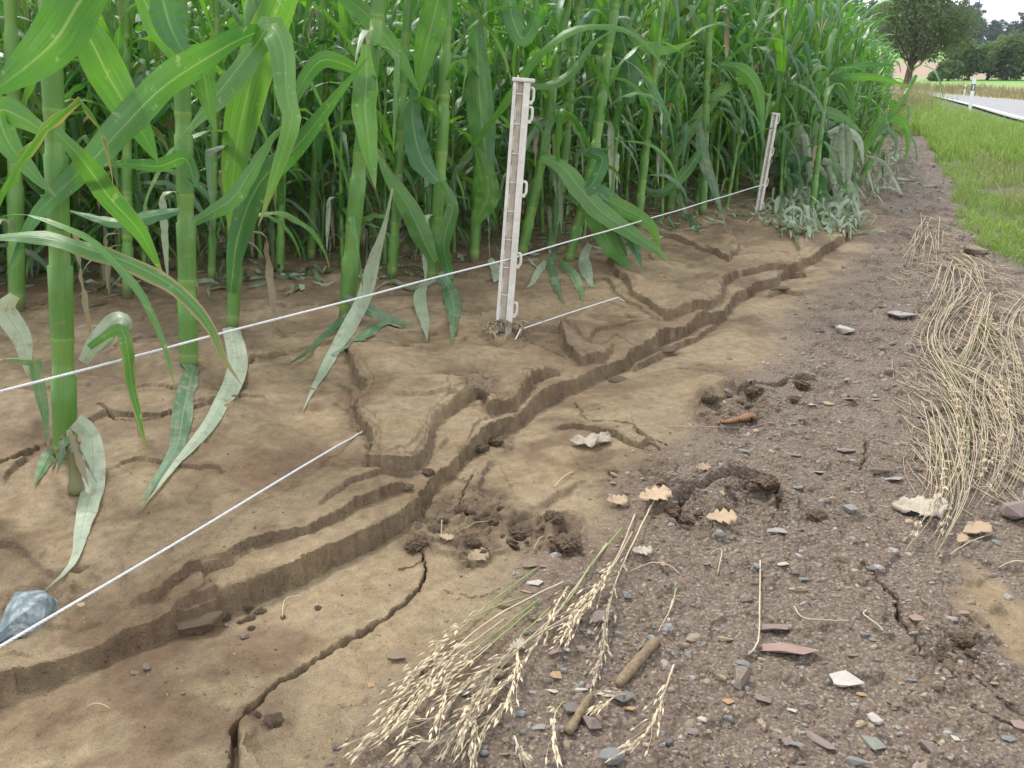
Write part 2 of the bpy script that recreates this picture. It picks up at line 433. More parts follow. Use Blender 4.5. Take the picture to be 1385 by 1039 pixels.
def leaf_mat(name, a, b_, trans, mud=0., yel=.0, tw=.36):
    m, t, b = mat(name, .36, .6)
    oi = nd(t, 'ShaderNodeObjectInfo')
    uv = nd(t, 'ShaderNodeUVMap'); sx = nd(t, 'ShaderNodeSeparateXYZ'); lk(t, uv.outputs[0], sx.inputs[0])
    U, V = sx.outputs[0], sx.outputs[1]
    geo = nd(t, 'ShaderNodeNewGeometry').outputs['Position']
    n1 = nd(t, 'ShaderNodeTexNoise', i_Scale=4.5, i_Detail=3.); lk(t, geo, n1.inputs['Vector'])
    n2 = nd(t, 'ShaderNodeTexNoise', i_Scale=40., i_Detail=4., i_Roughness=.6); lk(t, geo, n2.inputs['Vector'])
    f = math_(t, 'ADD', math_(t, 'MULTIPLY', oi.outputs['Random'], .65), math_(t, 'MULTIPLY', math_(t, 'SUBTRACT', n1.outputs[0], .5), 1.3), clamp=True)
    c = mixc(t, f, a, b_)
    # parallel veins
    vn = nd(t, 'ShaderNodeTexNoise', i_Scale=1., i_Detail=2.)
    cmb = nd(t, 'ShaderNodeCombineXYZ'); lk(t, math_(t, 'MULTIPLY', U, 42.), cmb.inputs[0]); lk(t, math_(t, 'MULTIPLY', V, 3.), cmb.inputs[1]); lk(t, cmb.outputs[0], vn.inputs['Vector'])
    c = mixc(t, 1., c, mixc(t, mrange(t, vn.outputs[0], .3, .7), (.78, .8, .78), (1.2, 1.2, 1.2)), 'MULTIPLY')
    du = math_(t, 'ABSOLUTE', math_(t, 'SUBTRACT', U, .5))
    rib = math_(t, 'MULTIPLY', mrange(t, du, .012, .045, 1., 0.), mrange(t, V, .5, 1., 1., .1))
    c = mixc(t, math_(t, 'MULTIPLY', rib, .6), c, (.26, .36, .16))
    edge = mrange(t, du, .455, .5)
    tip = mrange(t, math_(t, 'ADD', V, math_(t, 'MULTIPLY', n2.outputs[0], .12)), .95, 1.06)
    dry = math_(t, 'MULTIPLY', math_(t, 'MAXIMUM', math_(t, 'MULTIPLY', edge, .5), tip), mrange(t, oi.outputs['Random'], .55, .8))
    if yel > 0:
        dry = math_(t, 'MAXIMUM', dry, math_(t, 'MULTIPLY', math_(t, 'MULTIPLY', mrange(t, math_(t, 'ADD', du, math_(t, 'MULTIPLY', n2.outputs[0], .2)), .40, .5), mrange(t, V, .2, .6)), yel))
        dry = math_(t, 'MAXIMUM', dry, mrange(t, V, .8, .95))
    c = mixc(t, dry, c, (.30, .235, .10))
    # torn streaks and hail specks
    sp = math_(t, 'MULTIPLY', mrange(t, n2.outputs[0], .62, .70), .55)
    c = mixc(t, sp, c, (.33, .36, .22))
    if mud > 0:
        mz = mrange(t, math_(t, 'ADD', n2.outputs[0], math_(t, 'MULTIPLY', vn.outputs[0], .45)), .85 - .45 * mud, 1.05 - .35 * mud)
        c = mixc(t, mz, c, (.27, .235, .165))
    lk(t, c, b.inputs['Base Color'])
    bp = nd(t, 'ShaderNodeBump', i_Strength=.35, i_Distance=.002)
    lk(t, math_(t, 'ADD', vn.outputs[0], math_(t, 'MULTIPLY', rib, -.8)), bp.inputs['Height']); lk(t, bp.outputs[0], b.inputs['Normal'])
    lk(t, mrange(t, n2.outputs[0], .3, .7, .26 + .4 * mud, .48 + .4 * mud), b.inputs['Roughness'])
    tr = nd(t, 'ShaderNodeBsdfTranslucent'); lk(t, mixc(t, 1., c, trans, 'MULTIPLY'), tr.inputs[0])
    ms = nd(t, 'ShaderNodeMixShader', i_0=tw); lk(t, b.outputs[0], ms.inputs[1]); lk(t, tr.outputs[0], ms.inputs[2])
    lk(t, ms.outputs[0], t.nodes['Material Output'].inputs['Surface'])
    return m

def plain(name, col, col2=None, scale=30., rough=.8, spec=.3, bump=.3, bd=.003, trans=0., rand=.0, attr=None, detail=5.):
    m, t, b = mat(name, rough, spec)
    co = nd(t, 'ShaderNodeTexCoord').outputs['Object']
    n1 = nd(t, 'ShaderNodeTexNoise', i_Scale=scale, i_Detail=detail, i_Roughness=.65); lk(t, co, n1.inputs['Vector'])
    col2 = col2 or tuple(c * .6 for c in col)
    if attr:
        c = nd(t, 'ShaderNodeAttribute', attribute_name=attr).outputs['Color']
        c = mixc(t, 1., c, mixc(t, mrange(t, n1.outputs[0], .3, .7), (.7, .7, .7), (1.25, 1.25, 1.25)), 'MULTIPLY')
    else:
        c = mixc(t, mrange(t, n1.outputs[0], .32, .68), col2, col)
    if rand:
        oi = nd(t, 'ShaderNodeObjectInfo')
        c = mixc(t, 1., c, mixc(t, oi.outputs['Random'], (1 - rand,) * 3, (1 + rand,) * 3), 'MULTIPLY')
    if name in ('stone', 'gravel_chips'):      # dried mud film
        n5 = nd(t, 'ShaderNodeTexNoise', i_Scale=scale * 1.7, i_Detail=4.); lk(t, nd(t, 'ShaderNodeNewGeometry').outputs['Position'] if name == 'gravel_chips' else co, n5.inputs['Vector'])
        c = mixc(t, mrange(t, n5.outputs[0], .38, .62, .12, .8), c, (.19, .145, .10))
    lk(t, c, b.inputs['Base Color'])
    if bump:
        bp = nd(t, 'ShaderNodeBump', i_Strength=bump, i_Distance=bd); lk(t, n1.outputs[0], bp.inputs['Height']); lk(t, bp.outputs[0], b.inputs['Normal'])
    if trans:
        tr = nd(t, 'ShaderNodeBsdfTranslucent'); lk(t, c, tr.inputs[0])
        ms = nd(t, 'ShaderNodeMixShader', i_0=trans); lk(t, b.outputs[0], ms.inputs[1]); lk(t, tr.outputs[0], ms.inputs[2])
        lk(t, ms.outputs[0], t.nodes['Material Output'].inputs['Surface'])
    return m

M = {}
M['ground'] = ground_mat()
M['leaf'] = leaf_mat('maize_leaf', (.045, .145, .045), (.14, .29, .040), (1.5, 1.7, .8))
M['leaf_bright'] = leaf_mat('maize_leaf_bright', (.09, .23, .035), (.13, .29, .03), (1.5, 1.6, .7), tw=.5)
M['leaf_yellow'] = leaf_mat('maize_leaf_yellowing', (.07, .19, .035), (.11, .24, .03), (1.4, 1.5, .8), yel=1.)
M['leaf_mud'] = leaf_mat('maize_leaf_muddy', (.07, .16, .075), (.13, .24, .10), (1.2, 1.3, .9), mud=.30, tw=.25)
M['leaf_pale'] = leaf_mat('maize_leaf_silt_washed', (.28, .35, .23), (.46, .50, .38), (1.1, 1.1, .9), mud=.25, tw=.25)
M['leaf_dry'] = leaf_mat('maize_leaf_withered', (.28, .20, .10), (.42, .33, .20), (1.1, 1., .8), mud=.5, tw=.25)
def stalk_mat():
    m, t, b = mat('maize_stalk', .42, .4)
    uv = nd(t, 'ShaderNodeUVMap'); sx = nd(t, 'ShaderNodeSeparateXYZ'); lk(t, uv.outputs[0], sx.inputs[0])
    geo = nd(t, 'ShaderNodeTexCoord').outputs['Object']
    n2 = nd(t, 'ShaderNodeTexNoise', i_Scale=60., i_Detail=4.); lk(t, geo, n2.inputs['Vector'])
    vn = nd(t, 'ShaderNodeTexNoise', i_Scale=1., i_Detail=2.)
    cmb = nd(t, 'ShaderNodeCombineXYZ'); lk(t, math_(t, 'MULTIPLY', sx.outputs[0], 30.), cmb.inputs[0]); lk(t, math_(t, 'MULTIPLY', sx.outputs[1], 2.), cmb.inputs[1]); lk(t, cmb.outputs[0], vn.inputs['Vector'])
    # v counts nodes: pale just under each joint
    fr = math_(t, 'FRACT', sx.outputs[1])
    c = mixc(t, mrange(t, fr, .55, 1.), (.095, .21, .035), (.17, .29, .06))
    c = mixc(t, 1., c, mixc(t, vn.outputs[0], (.75, .77, .75), (1.25, 1.25, 1.25)), 'MULTIPLY')
    c = mixc(t, math_(t, 'MULTIPLY', mrange(t, n2.outputs[0], .6, .72), .5), c, (.24, .19, .10))
    low = mrange(t, math_(t, 'ADD', sx.outputs[1], math_(t, 'MULTIPLY', n2.outputs[0], 1.4)), .7, 2.0, 1., 0.)
    c = mixc(t, math_(t, 'MULTIPLY', low, .8), c, (.20, .155, .095))
    lk(t, c, b.inputs['Base Color'])
    bp = nd(t, 'ShaderNodeBump', i_Strength=.3, i_Distance=.002); lk(t, vn.outputs[0], bp.inputs['Height']); lk(t, bp.outputs[0], b.inputs['Normal'])
    return m
M['stalk'] = stalk_mat()
M['straw'] = plain('bleached_straw', (.50, .42, .29), (.34, .27, .18), 25., .6, .3, 0, rand=.25)
M['straw_green'] = plain('green_stem', (.18, .27, .08), (.30, .33, .13), 30., .6, .3, 0)
M['seed'] = plain('seed_husk', (.64, .54, .36), (.48, .38, .24), 80., .65, .3, 0, rand=.15)
M['post'] = plain('weathered_white_plastic', (.70, .67, .61), (.54, .49, .42), 35., .45, .4, .15)
M['post_web'] = plain('darker_beige_plastic', (.52, .46, .38), (.33, .27, .2), 45., .6, .3, .15)  # web between the rails: darker, browner tone than the rails
M['rope'] = plain('white_polymer_cord', (.74, .74, .74), (.55, .54, .52), 160., .5, .4, .2)
M['stone'] = plain('stone', (.3, .3, .3), None, 45., .7, .35, .5, .003, attr='col')
M['boulder'] = plain('boulder', (.3, .3, .3), None, 14., .6, .4, .7, .004, attr='col')
M['gravel'] = plain('gravel_chips', (.3, .3, .3), None, 200., .62, .4, .3, .001, attr='col')
M['clod'] = plain('mud_clod', (.18, .128, .083), (.125, .085, .055), 60., .85, .2, .8, .006)
M['mudcoat'] = plain('mud_caked_rind', (.25, .19, .115), (.15, .105, .065), 160., .85, .2, .9, .003)
M['oak'] = plain('dead_oak_leaf', (.47, .36, .24), (.33, .22, .13), 60., .65, .3, .3, .002, trans=.15, rand=.15)
M['palelitter'] = plain('bleached_leaf', (.50, .44, .35), (.34, .28, .21), 50., .6, .3, .4, .003, trans=.1)
M['rust'] = plain('rust_orange_shard', (.34, .18, .085), (.13, .07, .045), 130., .8, .2, 1., .006)
M['weed'] = plain('small_weed', (.06, .14, .03), (.10, .20, .05), 8., .6, .3, 0, trans=.3)
M['grass'] = plain('verge_grass', (.30, .43, .085), (.19, .30, .055), 3., .55, .3, 0, trans=.35)
M['grass_dry'] = plain('dry_roadside_grass', (.38, .31, .17), (.20, .20, .08), .8, .7, .2, 0, trans=.2)
M['crown'] = plain('tree_foliage', (.15, .22, .07), (.09, .145, .045), 1.2, .6, .3, 0, trans=.4, rand=.15)
M['crown_far'] = plain('forest_foliage', (.10, .155, .10), (.06, .105, .075), .25, .7, .2, 0, trans=.3, rand=.3)
M['hedge'] = plain('hedge_foliage', (.15, .23, .065), (.08, .14, .04), .8, .6, .25, 0, trans=.4, rand=.2)
M['bark'] = plain('bark', (.12, .09, .065), (.06, .045, .035), 12., .9, .2, .6, .02)
M['asphalt'] = plain('worn_pale_asphalt', (.26, .255, .26), (.21, .205, .21), 3., .75, .3, .2, .004)
M['line'] = plain('white_road_paint', (.78, .78, .76), (.66, .66, .64), 4., .6, .3, 0)
M['marker'] = plain('white_marker_plastic', (.78, .79, .80), (.70, .71, .72), 8., .4, .4, 0)
M['black'] = plain('black_band', (.015, .015, .017), (.02, .02, .02), 8., .4, .4, 0)
M['reflector'] = plain('pale_reflector', (.75, .78, .82), (.6, .6, .65), 20., .2, .6, 0)
M['silk'] = plain('corn_silk', (.42, .22, .15), (.50, .40, .22), 60., .6, .3, 0, trans=.2)
M['ear'] = plain('green_husk', (.16, .27, .06), (.11, .21, .045), 30., .5, .3, .2)
M['moss'] = plain('green_rot', (.17, .25, .06), (.10, .09, .05), 60., .8, .2, .6)

# ------------------------------------------------------------------ object helpers
def link_mesh(name, V, Fc, m, parent=None, uv=None, col=None, smooth=False, mats=None, mi=None):
    me = bpy.data.meshes.new(name)
    me.from_pydata([tuple(map(float, v)) for v in V] if not isinstance(V, list) else V, [], Fc)
    me.materials.append(m)
    if mats:
        for k in mats: me.materials.append(k)
    if mi is not None: me.polygons.foreach_set('material_index', mi)
    if smooth: me.polygons.foreach_set('use_smooth', np.ones(len(me.polygons), bool))
    if uv is not None:
        lay = me.uv_layers.new(name='UVMap'); li = np.empty(len(me.loops), int); me.loops.foreach_get('vertex_index', li)
        lay.data.foreach_set('uv', np.asarray(uv, float)[li].ravel())
    if col is not None:
        at = me.color_attributes.new('col', 'FLOAT_COLOR', 'POINT')
        c4 = np.ones((len(me.vertices), 4)); c4[:, :3] = col; at.data.foreach_set('color', c4.ravel())
    o = bpy.data.objects.new(name, me); COL.objects.link(o)
    if parent: o.parent = parent
    return o
def fast_mesh(name, V, Q, m, col=None, smooth=False):
    """numpy arrays: V (n,3), Q (k,3|4)"""
    me = bpy.data.meshes.new(name)
    V = np.asarray(V, np.float32); Q = np.asarray(Q, np.int32); k = Q.shape[1]
    me.vertices.add(len(V)); me.vertices.foreach_set('co', V.ravel())
    me.loops.add(Q.size); me.loops.foreach_set('vertex_index', Q.ravel())
    me.polygons.add(len(Q)); me.polygons.foreach_set('loop_start', np.arange(len(Q), dtype=np.int32) * k)
    me.polygons.foreach_set('loop_total', np.full(len(Q), k, np.int32))
    me.polygons.foreach_set('use_smooth', np.full(len(Q), smooth, bool))
    me.update(calc_edges=True); me.validate()
    me.materials.append(m)
    if col is not None:
        at = me.color_attributes.new('col', 'FLOAT_COLOR', 'POINT')
        c4 = np.ones((len(V), 4), np.float32); c4[:, :3] = col; at.data.foreach_set('color', c4.ravel())
    o = bpy.data.objects.new(name, me); COL.objects.link(o)
    return o
def tag(o, label=None, cat=None, group=None, kind=None):
    if label: o['label'] = label
    if cat: o['category'] = cat
    if group: o['group'] = group
    if kind: o['kind'] = kind
    return o
def empty(name, loc, label, cat, group=None, rz=0., sc_=1., rx=0., ry=0.):
    o = bpy.data.objects.new(name, None); o.empty_display_size = .05
    COL.objects.link(o); o.location = tuple(map(float, loc)); o.rotation_euler = (rx, ry, rz); o.scale = (sc_,) * 3
    return tag(o, label, cat, group)
def part(src, parent, name=None, loc=(0, 0, 0), rot=(0, 0, 0), sc_=1.):
    o = src.copy(); COL.objects.link(o); o.parent = parent
    if name: o.name = name
    o.location = loc; o.rotation_euler = rot; o.scale = (sc_,) * 3 if not isinstance(sc_, tuple) else sc_
    return o
def tube(P, rad, n=6, caps=True, uvv=None):
    P = np.asarray(P, float); k = len(P)
    rad = np.broadcast_to(np.asarray(rad, float), (k,))
    T = np.gradient(P, axis=0); T /= np.linalg.norm(T, axis=1)[:, None] + 1e-12
    ref = np.array([0, 0, 1.]) if abs(T[0][2]) < .8 else np.array([1., 0, 0])
    V = []; A = None
    for i in range(k):
        A = (ref if A is None else A) - np.dot(ref if A is None else A, T[i]) * T[i]
        A /= np.linalg.norm(A) + 1e-12
        B = np.cross(T[i], A)
        for j in range(n):
            a = 2 * math.pi * j / n
            V.append(P[i] + rad[i] * (math.cos(a) * A + math.sin(a) * B))
    Fc = []
    for i in range(k - 1):
        for j in range(n):
            j2 = (j + 1) % n
            Fc.append((i * n + j, i * n + j2, (i + 1) * n + j2, (i + 1) * n + j))
    if caps:
        Fc.append(tuple(range(n))[::-1]); Fc.append(tuple((k - 1) * n + j for j in range(n)))
    return np.array(V), Fc
def join(parts):
    V = []; Fc = []; o = 0
    for v, f in parts:
        V.append(np.asarray(v)); Fc += [tuple(i + o for i in q) for q in f]; o += len(v)
    return np.concatenate(V), Fc
def box(x0, y0, z0, x1, y1, z1):
    V = np.array([(x, y, z) for z in (z0, z1) for (x, y) in ((x0, y0), (x1, y0), (x1, y1), (x0, y1))], float)
    return V, [(3, 2, 1, 0), (4, 5, 6, 7), (0, 1, 5, 4), (1, 2, 6, 5), (2, 3, 7, 6), (3, 0, 4, 7)]
def spline(P, k):
    """Catmull-Rom through P, k samples, even in parameter"""
    P = np.asarray(P, float)
    if len(P) == 2: P = np.array([P[0], (P[0] + P[1]) / 2, P[1]])
    Q = np.concatenate([[2 * P[0] - P[1]], P, [2 * P[-1] - P[-2]]])
    ln = np.concatenate([[0], np.cumsum(np.linalg.norm(P[1:] - P[:-1], axis=1))])
    s = np.linspace(0, ln[-1], k); o = []
    for q in s:
        i = min(int(np.searchsorted(ln, q, 'right') - 1), len(P) - 2)
        t = (q - ln[i]) / (ln[i + 1] - ln[i] + 1e-12)
        a, b, c, d = Q[i], Q[i + 1], Q[i + 2], Q[i + 3]
        o.append(.5 * (2 * b + (c - a) * t + (2 * a - 5 * b + 4 * c - d) * t * t + (3 * b - a - 3 * c + d) * t ** 3))
    return np.array(o)

# ------------------------------------------------------------------ the ground sheet
az = np.concatenate([np.linspace(-180, -70, 23)[:-1], np.linspace(-70, -33.5, 50)[:-1], np.linspace(-33.5, 33.5, 700)[:-1],
                     np.linspace(33.5, 70, 50)[:-1], np.linspace(70, 180, 23)])
az = np.radians(az)
rr = np.concatenate([np.geomspace(.03, .78, 14)[:-1], np.geomspace(.78, 6.0, 930)[:-1], np.geomspace(6.0, 30, 170)[:-1], np.geomspace(30, 700, 60)])
AZ, RR = np.meshgrid(az, rr)
GX = np.sin(AZ) * RR; GY = np.cos(AZ) * RR
P = np.stack([GX.ravel(), GY.ravel()], 1)
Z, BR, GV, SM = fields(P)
ZG = Z.reshape(GX.shape)
_lr = np.log(rr)
def surf(x, y):
    x = np.asarray(x, float); y = np.asarray(y, float)
    a = np.arctan2(x, y); r = np.maximum(np.sqrt(x * x + y * y), .031)
    ia = np.clip(np.searchsorted(az, a) - 1, 0, len(az) - 2); l = np.log(r)
    ir = np.clip(np.searchsorted(_lr, l) - 1, 0, len(rr) - 2)
    fa = (a - az[ia]) / (az[ia + 1] - az[ia]); fr = (l - _lr[ir]) / (_lr[ir + 1] - _lr[ir])
    return (ZG[ir, ia] * (1 - fa) + ZG[ir, ia + 1] * fa) * (1 - fr) + (ZG[ir + 1, ia] * (1 - fa) + ZG[ir + 1, ia + 1] * fa) * fr
def on(px, py, dz=0.): return hit(px, py, surf, dz)
def masks(x, y):
    P_ = np.stack([np.atleast_1d(x), np.atleast_1d(y)], 1)
    return P_

x, y = P[:, 0], P[:, 1]
GRASS_EDGE = gl([(1205, 118), (1228, 132), (1238, 160), (1252, 195), (1272, 235), (1290, 275), (1302, 320), (1340, 350), (1420, 385), (1700, 480)])
def grass_sd(P_): return polydist(P_, GRASS_EDGE)[1]       # positive on the grass
ROAD_N = gl([(1900, 330), (1600, 225), (1385, 167), (1318, 147), (1278, 136), (1247, 128.5), (1225, 124), (1212, 121)])
ROAD_F = gl([(2400, 245), (1700, 165), (1385, 138.5), (1320, 133), (1285, 129.8), (1252, 126), (1228, 122.6), (1214, 120)])
mix = lambda a, b, t: a + (np.asarray(b) - a) * t[:, None]
r = np.sqrt(x * x + y * y)
silt = np.array([.232, .172, .100]); siltd = np.array([.175, .122, .068]); earth = np.array([.135, .085, .047]); gvl = np.array([.135, .094, .064])
c = np.tile(silt, (len(P), 1))
fd = math.radians(28); u = x * math.cos(fd) + y * math.sin(fd); v = -x * math.sin(fd) + y * math.cos(fd)
nA = fbm(u * 1.1, v * 7, 4, 81); nB = fbm(x * 3.1, y * 3.1, 4, 83); nC = fbm(x * 10, y * 10, 4, 85)
c = mix(c, siltd, sst(nA + .5 * nB, -.08, .2) * .9)
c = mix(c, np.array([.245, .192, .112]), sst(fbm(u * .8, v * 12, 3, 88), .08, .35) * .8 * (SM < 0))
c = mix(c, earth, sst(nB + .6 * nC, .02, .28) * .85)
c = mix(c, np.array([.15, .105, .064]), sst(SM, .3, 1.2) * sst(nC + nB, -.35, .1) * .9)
c = mix(c, gvl, GV * sst(nC + .3 + GV * .35, .1, .5))
# silt lens on the right, and sandy wedges
for (a, b_, rad_) in [(1345, 830, 60), (1385, 860, 60), (1330, 790, 34)]:
    q = hit(a, b_); dd = np.hypot(x - q[0], (y - q[1]) * .6) / (rad_ * pxm(q)) + .8 * nC
    c = mix(c, silt * .88, (1 - sst(dd, .45, 1.15)) * .85); GV = GV * (sst(dd, .7, 1.05) * .8 + .2)
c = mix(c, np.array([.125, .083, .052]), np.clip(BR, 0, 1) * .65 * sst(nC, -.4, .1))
gs = np.full(len(P), -9.); m_ = (r < 60)
gs[m_] = grass_sd(P[m_])
trans_ = sst(r, 3.0, 7.0)
c = mix(c, np.array([.17, .13, .085]), sst(GV, .5, 1.) * sst(gs, -.9, -.2) * sst(nC, -.3, .2) * trans_ * .6)
c = mix(c, np.array([.075, .105, .03]), sst(gs + .15 * nB, -.05, .12))
pf = r > 14
rn = np.full(len(P), 9.); rn[pf] = polydist(P[pf], ROAD_F)[1]       # + = near side of travel
beyond = (x > np.interp(y, [0, 10, 16, 28, 36, 60], [14, 13, 12.5, 16, 17.5, 10])) | (y > 44)
by = y + 1.5 * fbm(x * .1, y * .1, 2, 91)
dryg = np.array([.24, .205, .095]); c = mix(c, dryg, (beyond & (y > 15)).astype(float) * (r > 14))
lane2 = np.interp(x, [0, 20, 30, 50], [60, 44, 47, 40])
c = mix(c, np.array([.17, .31, .06]), sst(y, lane2 - 1.5, lane2 + 2) * (x > 19))
c = mix(c, np.array([.30, .20, .145]), sst(by, 65, 66.5) * (1 - sst(by, 90, 91)))
c = mix(c, np.array([.15, .30, .06]), sst(by, 90.5, 91.5))
c = mix(c, np.array([.03, .04, .02]), sst(y, 131, 133))
soft = np.clip(.55 + .45 * BR + .4 * GV, 0, 1)
soft *= 1 - .75 * sst(r, 8, 20)
nr_, na_ = GX.shape
idx = np.arange(nr_ * na_).reshape(nr_, na_)
Q = np.stack([idx[:-1, :-1], idx[:-1, 1:], idx[1:, 1:], idx[1:, :-1]], -1).reshape(-1, 4)[:, ::-1]
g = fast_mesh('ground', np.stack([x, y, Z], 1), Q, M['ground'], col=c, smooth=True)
g.data.set_sharp_from_angle(angle=R(32))
at = g.data.color_attributes.new('msk', 'FLOAT_COLOR', 'POINT')
at.data.foreach_set('color', np.stack([GV, BR, soft, np.ones(len(x))], 1).astype(np.float32).ravel())
tag(g, kind='structure')

# ------------------------------------------------------------------ road
def resample(pl, n):
    s = np.concatenate([[0], np.cumsum(np.linalg.norm(np.diff(pl, axis=0), axis=1))]); q = np.linspace(0, s[-1], n)
    return np.stack([np.interp(q, s, pl[:, 0]), np.interp(q, s, pl[:, 1])], 1)
ra, rb = resample(ROAD_N, 90), resample(ROAD_F, 90)
def strip(f0, f1, dz, name, m):
    V = []; 
    for k in range(6):
        f = f0 + (f1 - f0) * k / 5
        q = ra * (1 - f) + rb * f
        V.append(np.stack([q[:, 0], q[:, 1], base(q[:, 0], q[:, 1]) + dz], 1))
    V = np.array(V); ii = np.arange(6 * 90).reshape(6, 90)
    Fq = np.stack([ii[:-1, :-1], ii[:-1, 1:], ii[1:, 1:], ii[1:, :-1]], -1).reshape(-1, 4)
    return fast_mesh(name, V.reshape(-1, 3), Fq, m)
tag(strip(0, 1, .05, 'road', M['asphalt']), kind='structure')
tag(strip(.025, .065, .058, 'road_edge_line', M['line']), kind='structure')
tag(strip(.955, .98, .058, 'road_edge_line', M['line']), kind='structure')

# ------------------------------------------------------------------ ribbons (leaves, blades of dead leaf)
def ribbon(C, Wd, S, fold=.18, wave=.25, seed=0, nu=4, twist=None, tear=0.):
    """C centre points, Wd widths, S side vectors"""
    C = np.asarray(C, float); k = len(C); T = np.gradient(C, axis=0); T /= np.linalg.norm(T, axis=1)[:, None] + 1e-12
    S = np.asarray(S, float); S = S - (S * T).sum(1)[:, None] * T; S /= np.linalg.norm(S, axis=1)[:, None] + 1e-12
    Nn = np.cross(S, T)
    if twist is not None:
        ca, sa = np.cos(twist)[:, None], np.sin(twist)[:, None]; S, Nn = S * ca + Nn * sa, Nn * ca - S * sa
    V = []; UV = []
    rs = np.random.RandomState(seed); p1, p2 = rs.rand(2) * 6.28; f1 = rs.uniform(2.5, 7); f2 = rs.uniform(8, 15)
    L_ = np.concatenate([[0], np.cumsum(np.linalg.norm(np.diff(C, axis=0), axis=1))])
    for i in range(k):
        s = L_[i] / L_[-1]
        for j in range(nu + 1):
            u_ = 2 * j / nu - 1
            e = abs(u_)
            wv = wave * Wd[i] * e * e * (math.sin(f1 * 6.28 * s + (p1 if u_ < 0 else p2)) + .18 * math.sin(f2 * 6.28 * s + (p2 if u_ < 0 else p1)))
            V.append(C[i] + S[i] * (u_ * Wd[i] / 2 * (1 - .1 * fold)) + Nn[i] * (fold * e * Wd[i] / 2 + wv))
            UV.append((.5 + .5 * u_, s))
    Fq = [(i * (nu + 1) + j, i * (nu + 1) + j + 1, (i + 1) * (nu + 1) + j + 1, (i + 1) * (nu + 1) + j) for i in range(k - 1) for j in range(nu)]
    return np.array(V), Fq, np.array(UV)
def wprof(s, wmax, base_=.45):
    s = np.asarray(s); return wmax * np.clip((base_ + (1 - base_) * sst(s, 0, .28)) * (1 - ((s - .33) / .67).clip(0, 1) ** 1.75) + .0015, .001, 1)
def proc_leaf(L_, W_, e0, e1, p, yaw, roll, seed, n=18, kink=None):
    s = np.linspace(0, 1, n); th = e0 - (e0 - e1) * s ** p
    if kink: th = np.where(s > kink, th - 1.5 * sst(s, kink, kink + .06), th); th = np.maximum(th, -1.55)
    ya = yaw * s ** 1.5; ds = L_ / (n - 1)
    D = np.stack([np.cos(th) * np.cos(ya), np.cos(th) * np.sin(ya), np.sin(th)], 1)
    C = np.concatenate([[[0, 0, 0]], np.cumsum(D[:-1] * ds, 0)])
    S = np.stack([-np.sin(ya), np.cos(ya), 0 * ya], 1)
    return ribbon(C, wprof(s, W_), S, .28, .16, seed, twist=roll * s ** 1.3)
LEAF = []      # (object, kind)
def proto_leaf(mk, *a, **k):
    V, Fq, UV = proc_leaf(*a, **k)
    me_o = link_mesh('leaf', list(map(tuple, V)), Fq, M[mk], uv=UV, smooth=True)
    COL.objects.unlink(me_o)
    return me_o
PL = {'fresh': [], 'low': [], 'young': [], 'hang': []}
for i in range(16):
    PL['fresh'].append(proto_leaf(['leaf', 'leaf', 'leaf', 'leaf_bright', 'leaf', 'leaf', 'leaf_yellow', 'leaf'][i % 8], rnd.uniform(.48, .78), rnd.uniform(.042, .062), R(rnd.uniform(58, 80)), R(rnd.uniform(-80, -15)),
                                  rnd.uniform(1.1, 2.1), rnd.uniform(-.9, .9), rnd.uniform(-1.6, 1.6), i, kink=rnd.choice([None, None, .4, .6])))
for i in range(7):
    PL['young'].append(proto_leaf(['leaf', 'leaf_bright'][i % 2], rnd.uniform(.40, .60), rnd.uniform(.040, .056), R(rnd.uniform(76, 87)), R(rnd.uniform(-10, 50)),
                                  rnd.uniform(1.6, 2.6), rnd.uniform(-.5, .5), rnd.uniform(-1., 1.), 40 + i))
for i in range(8):
    PL['low'].append(proto_leaf(['leaf_mud', 'leaf_pale', 'leaf', 'leaf_mud', 'leaf_dry', 'leaf_mud', 'leaf_pale', 'leaf_yellow'][i], rnd.uniform(.25, .48), rnd.uniform(.026, .040), R(rnd.uniform(25, 70)), R(rnd.uniform(-89, -72)),
                                rnd.uniform(.35, .8), rnd.uniform(-.9, .9), rnd.uniform(-2.6, 2.6), 60 + i, kink=rnd.choice([None, .15, .3])))
for i in range(18):
    PL['hang'].append(proto_leaf(['leaf', 'leaf_bright', 'leaf', 'leaf', 'leaf_mud', 'leaf'][i % 6], rnd.uniform(.42, .78), rnd.uniform(.024, .052), R(rnd.uniform(35, 72)), R(rnd.uniform(-89, -80)),
                                 rnd.uniform(.30, .7), rnd.uniform(-1.1, 1.1), rnd.uniform(-2.5, 2.5), 80 + i))
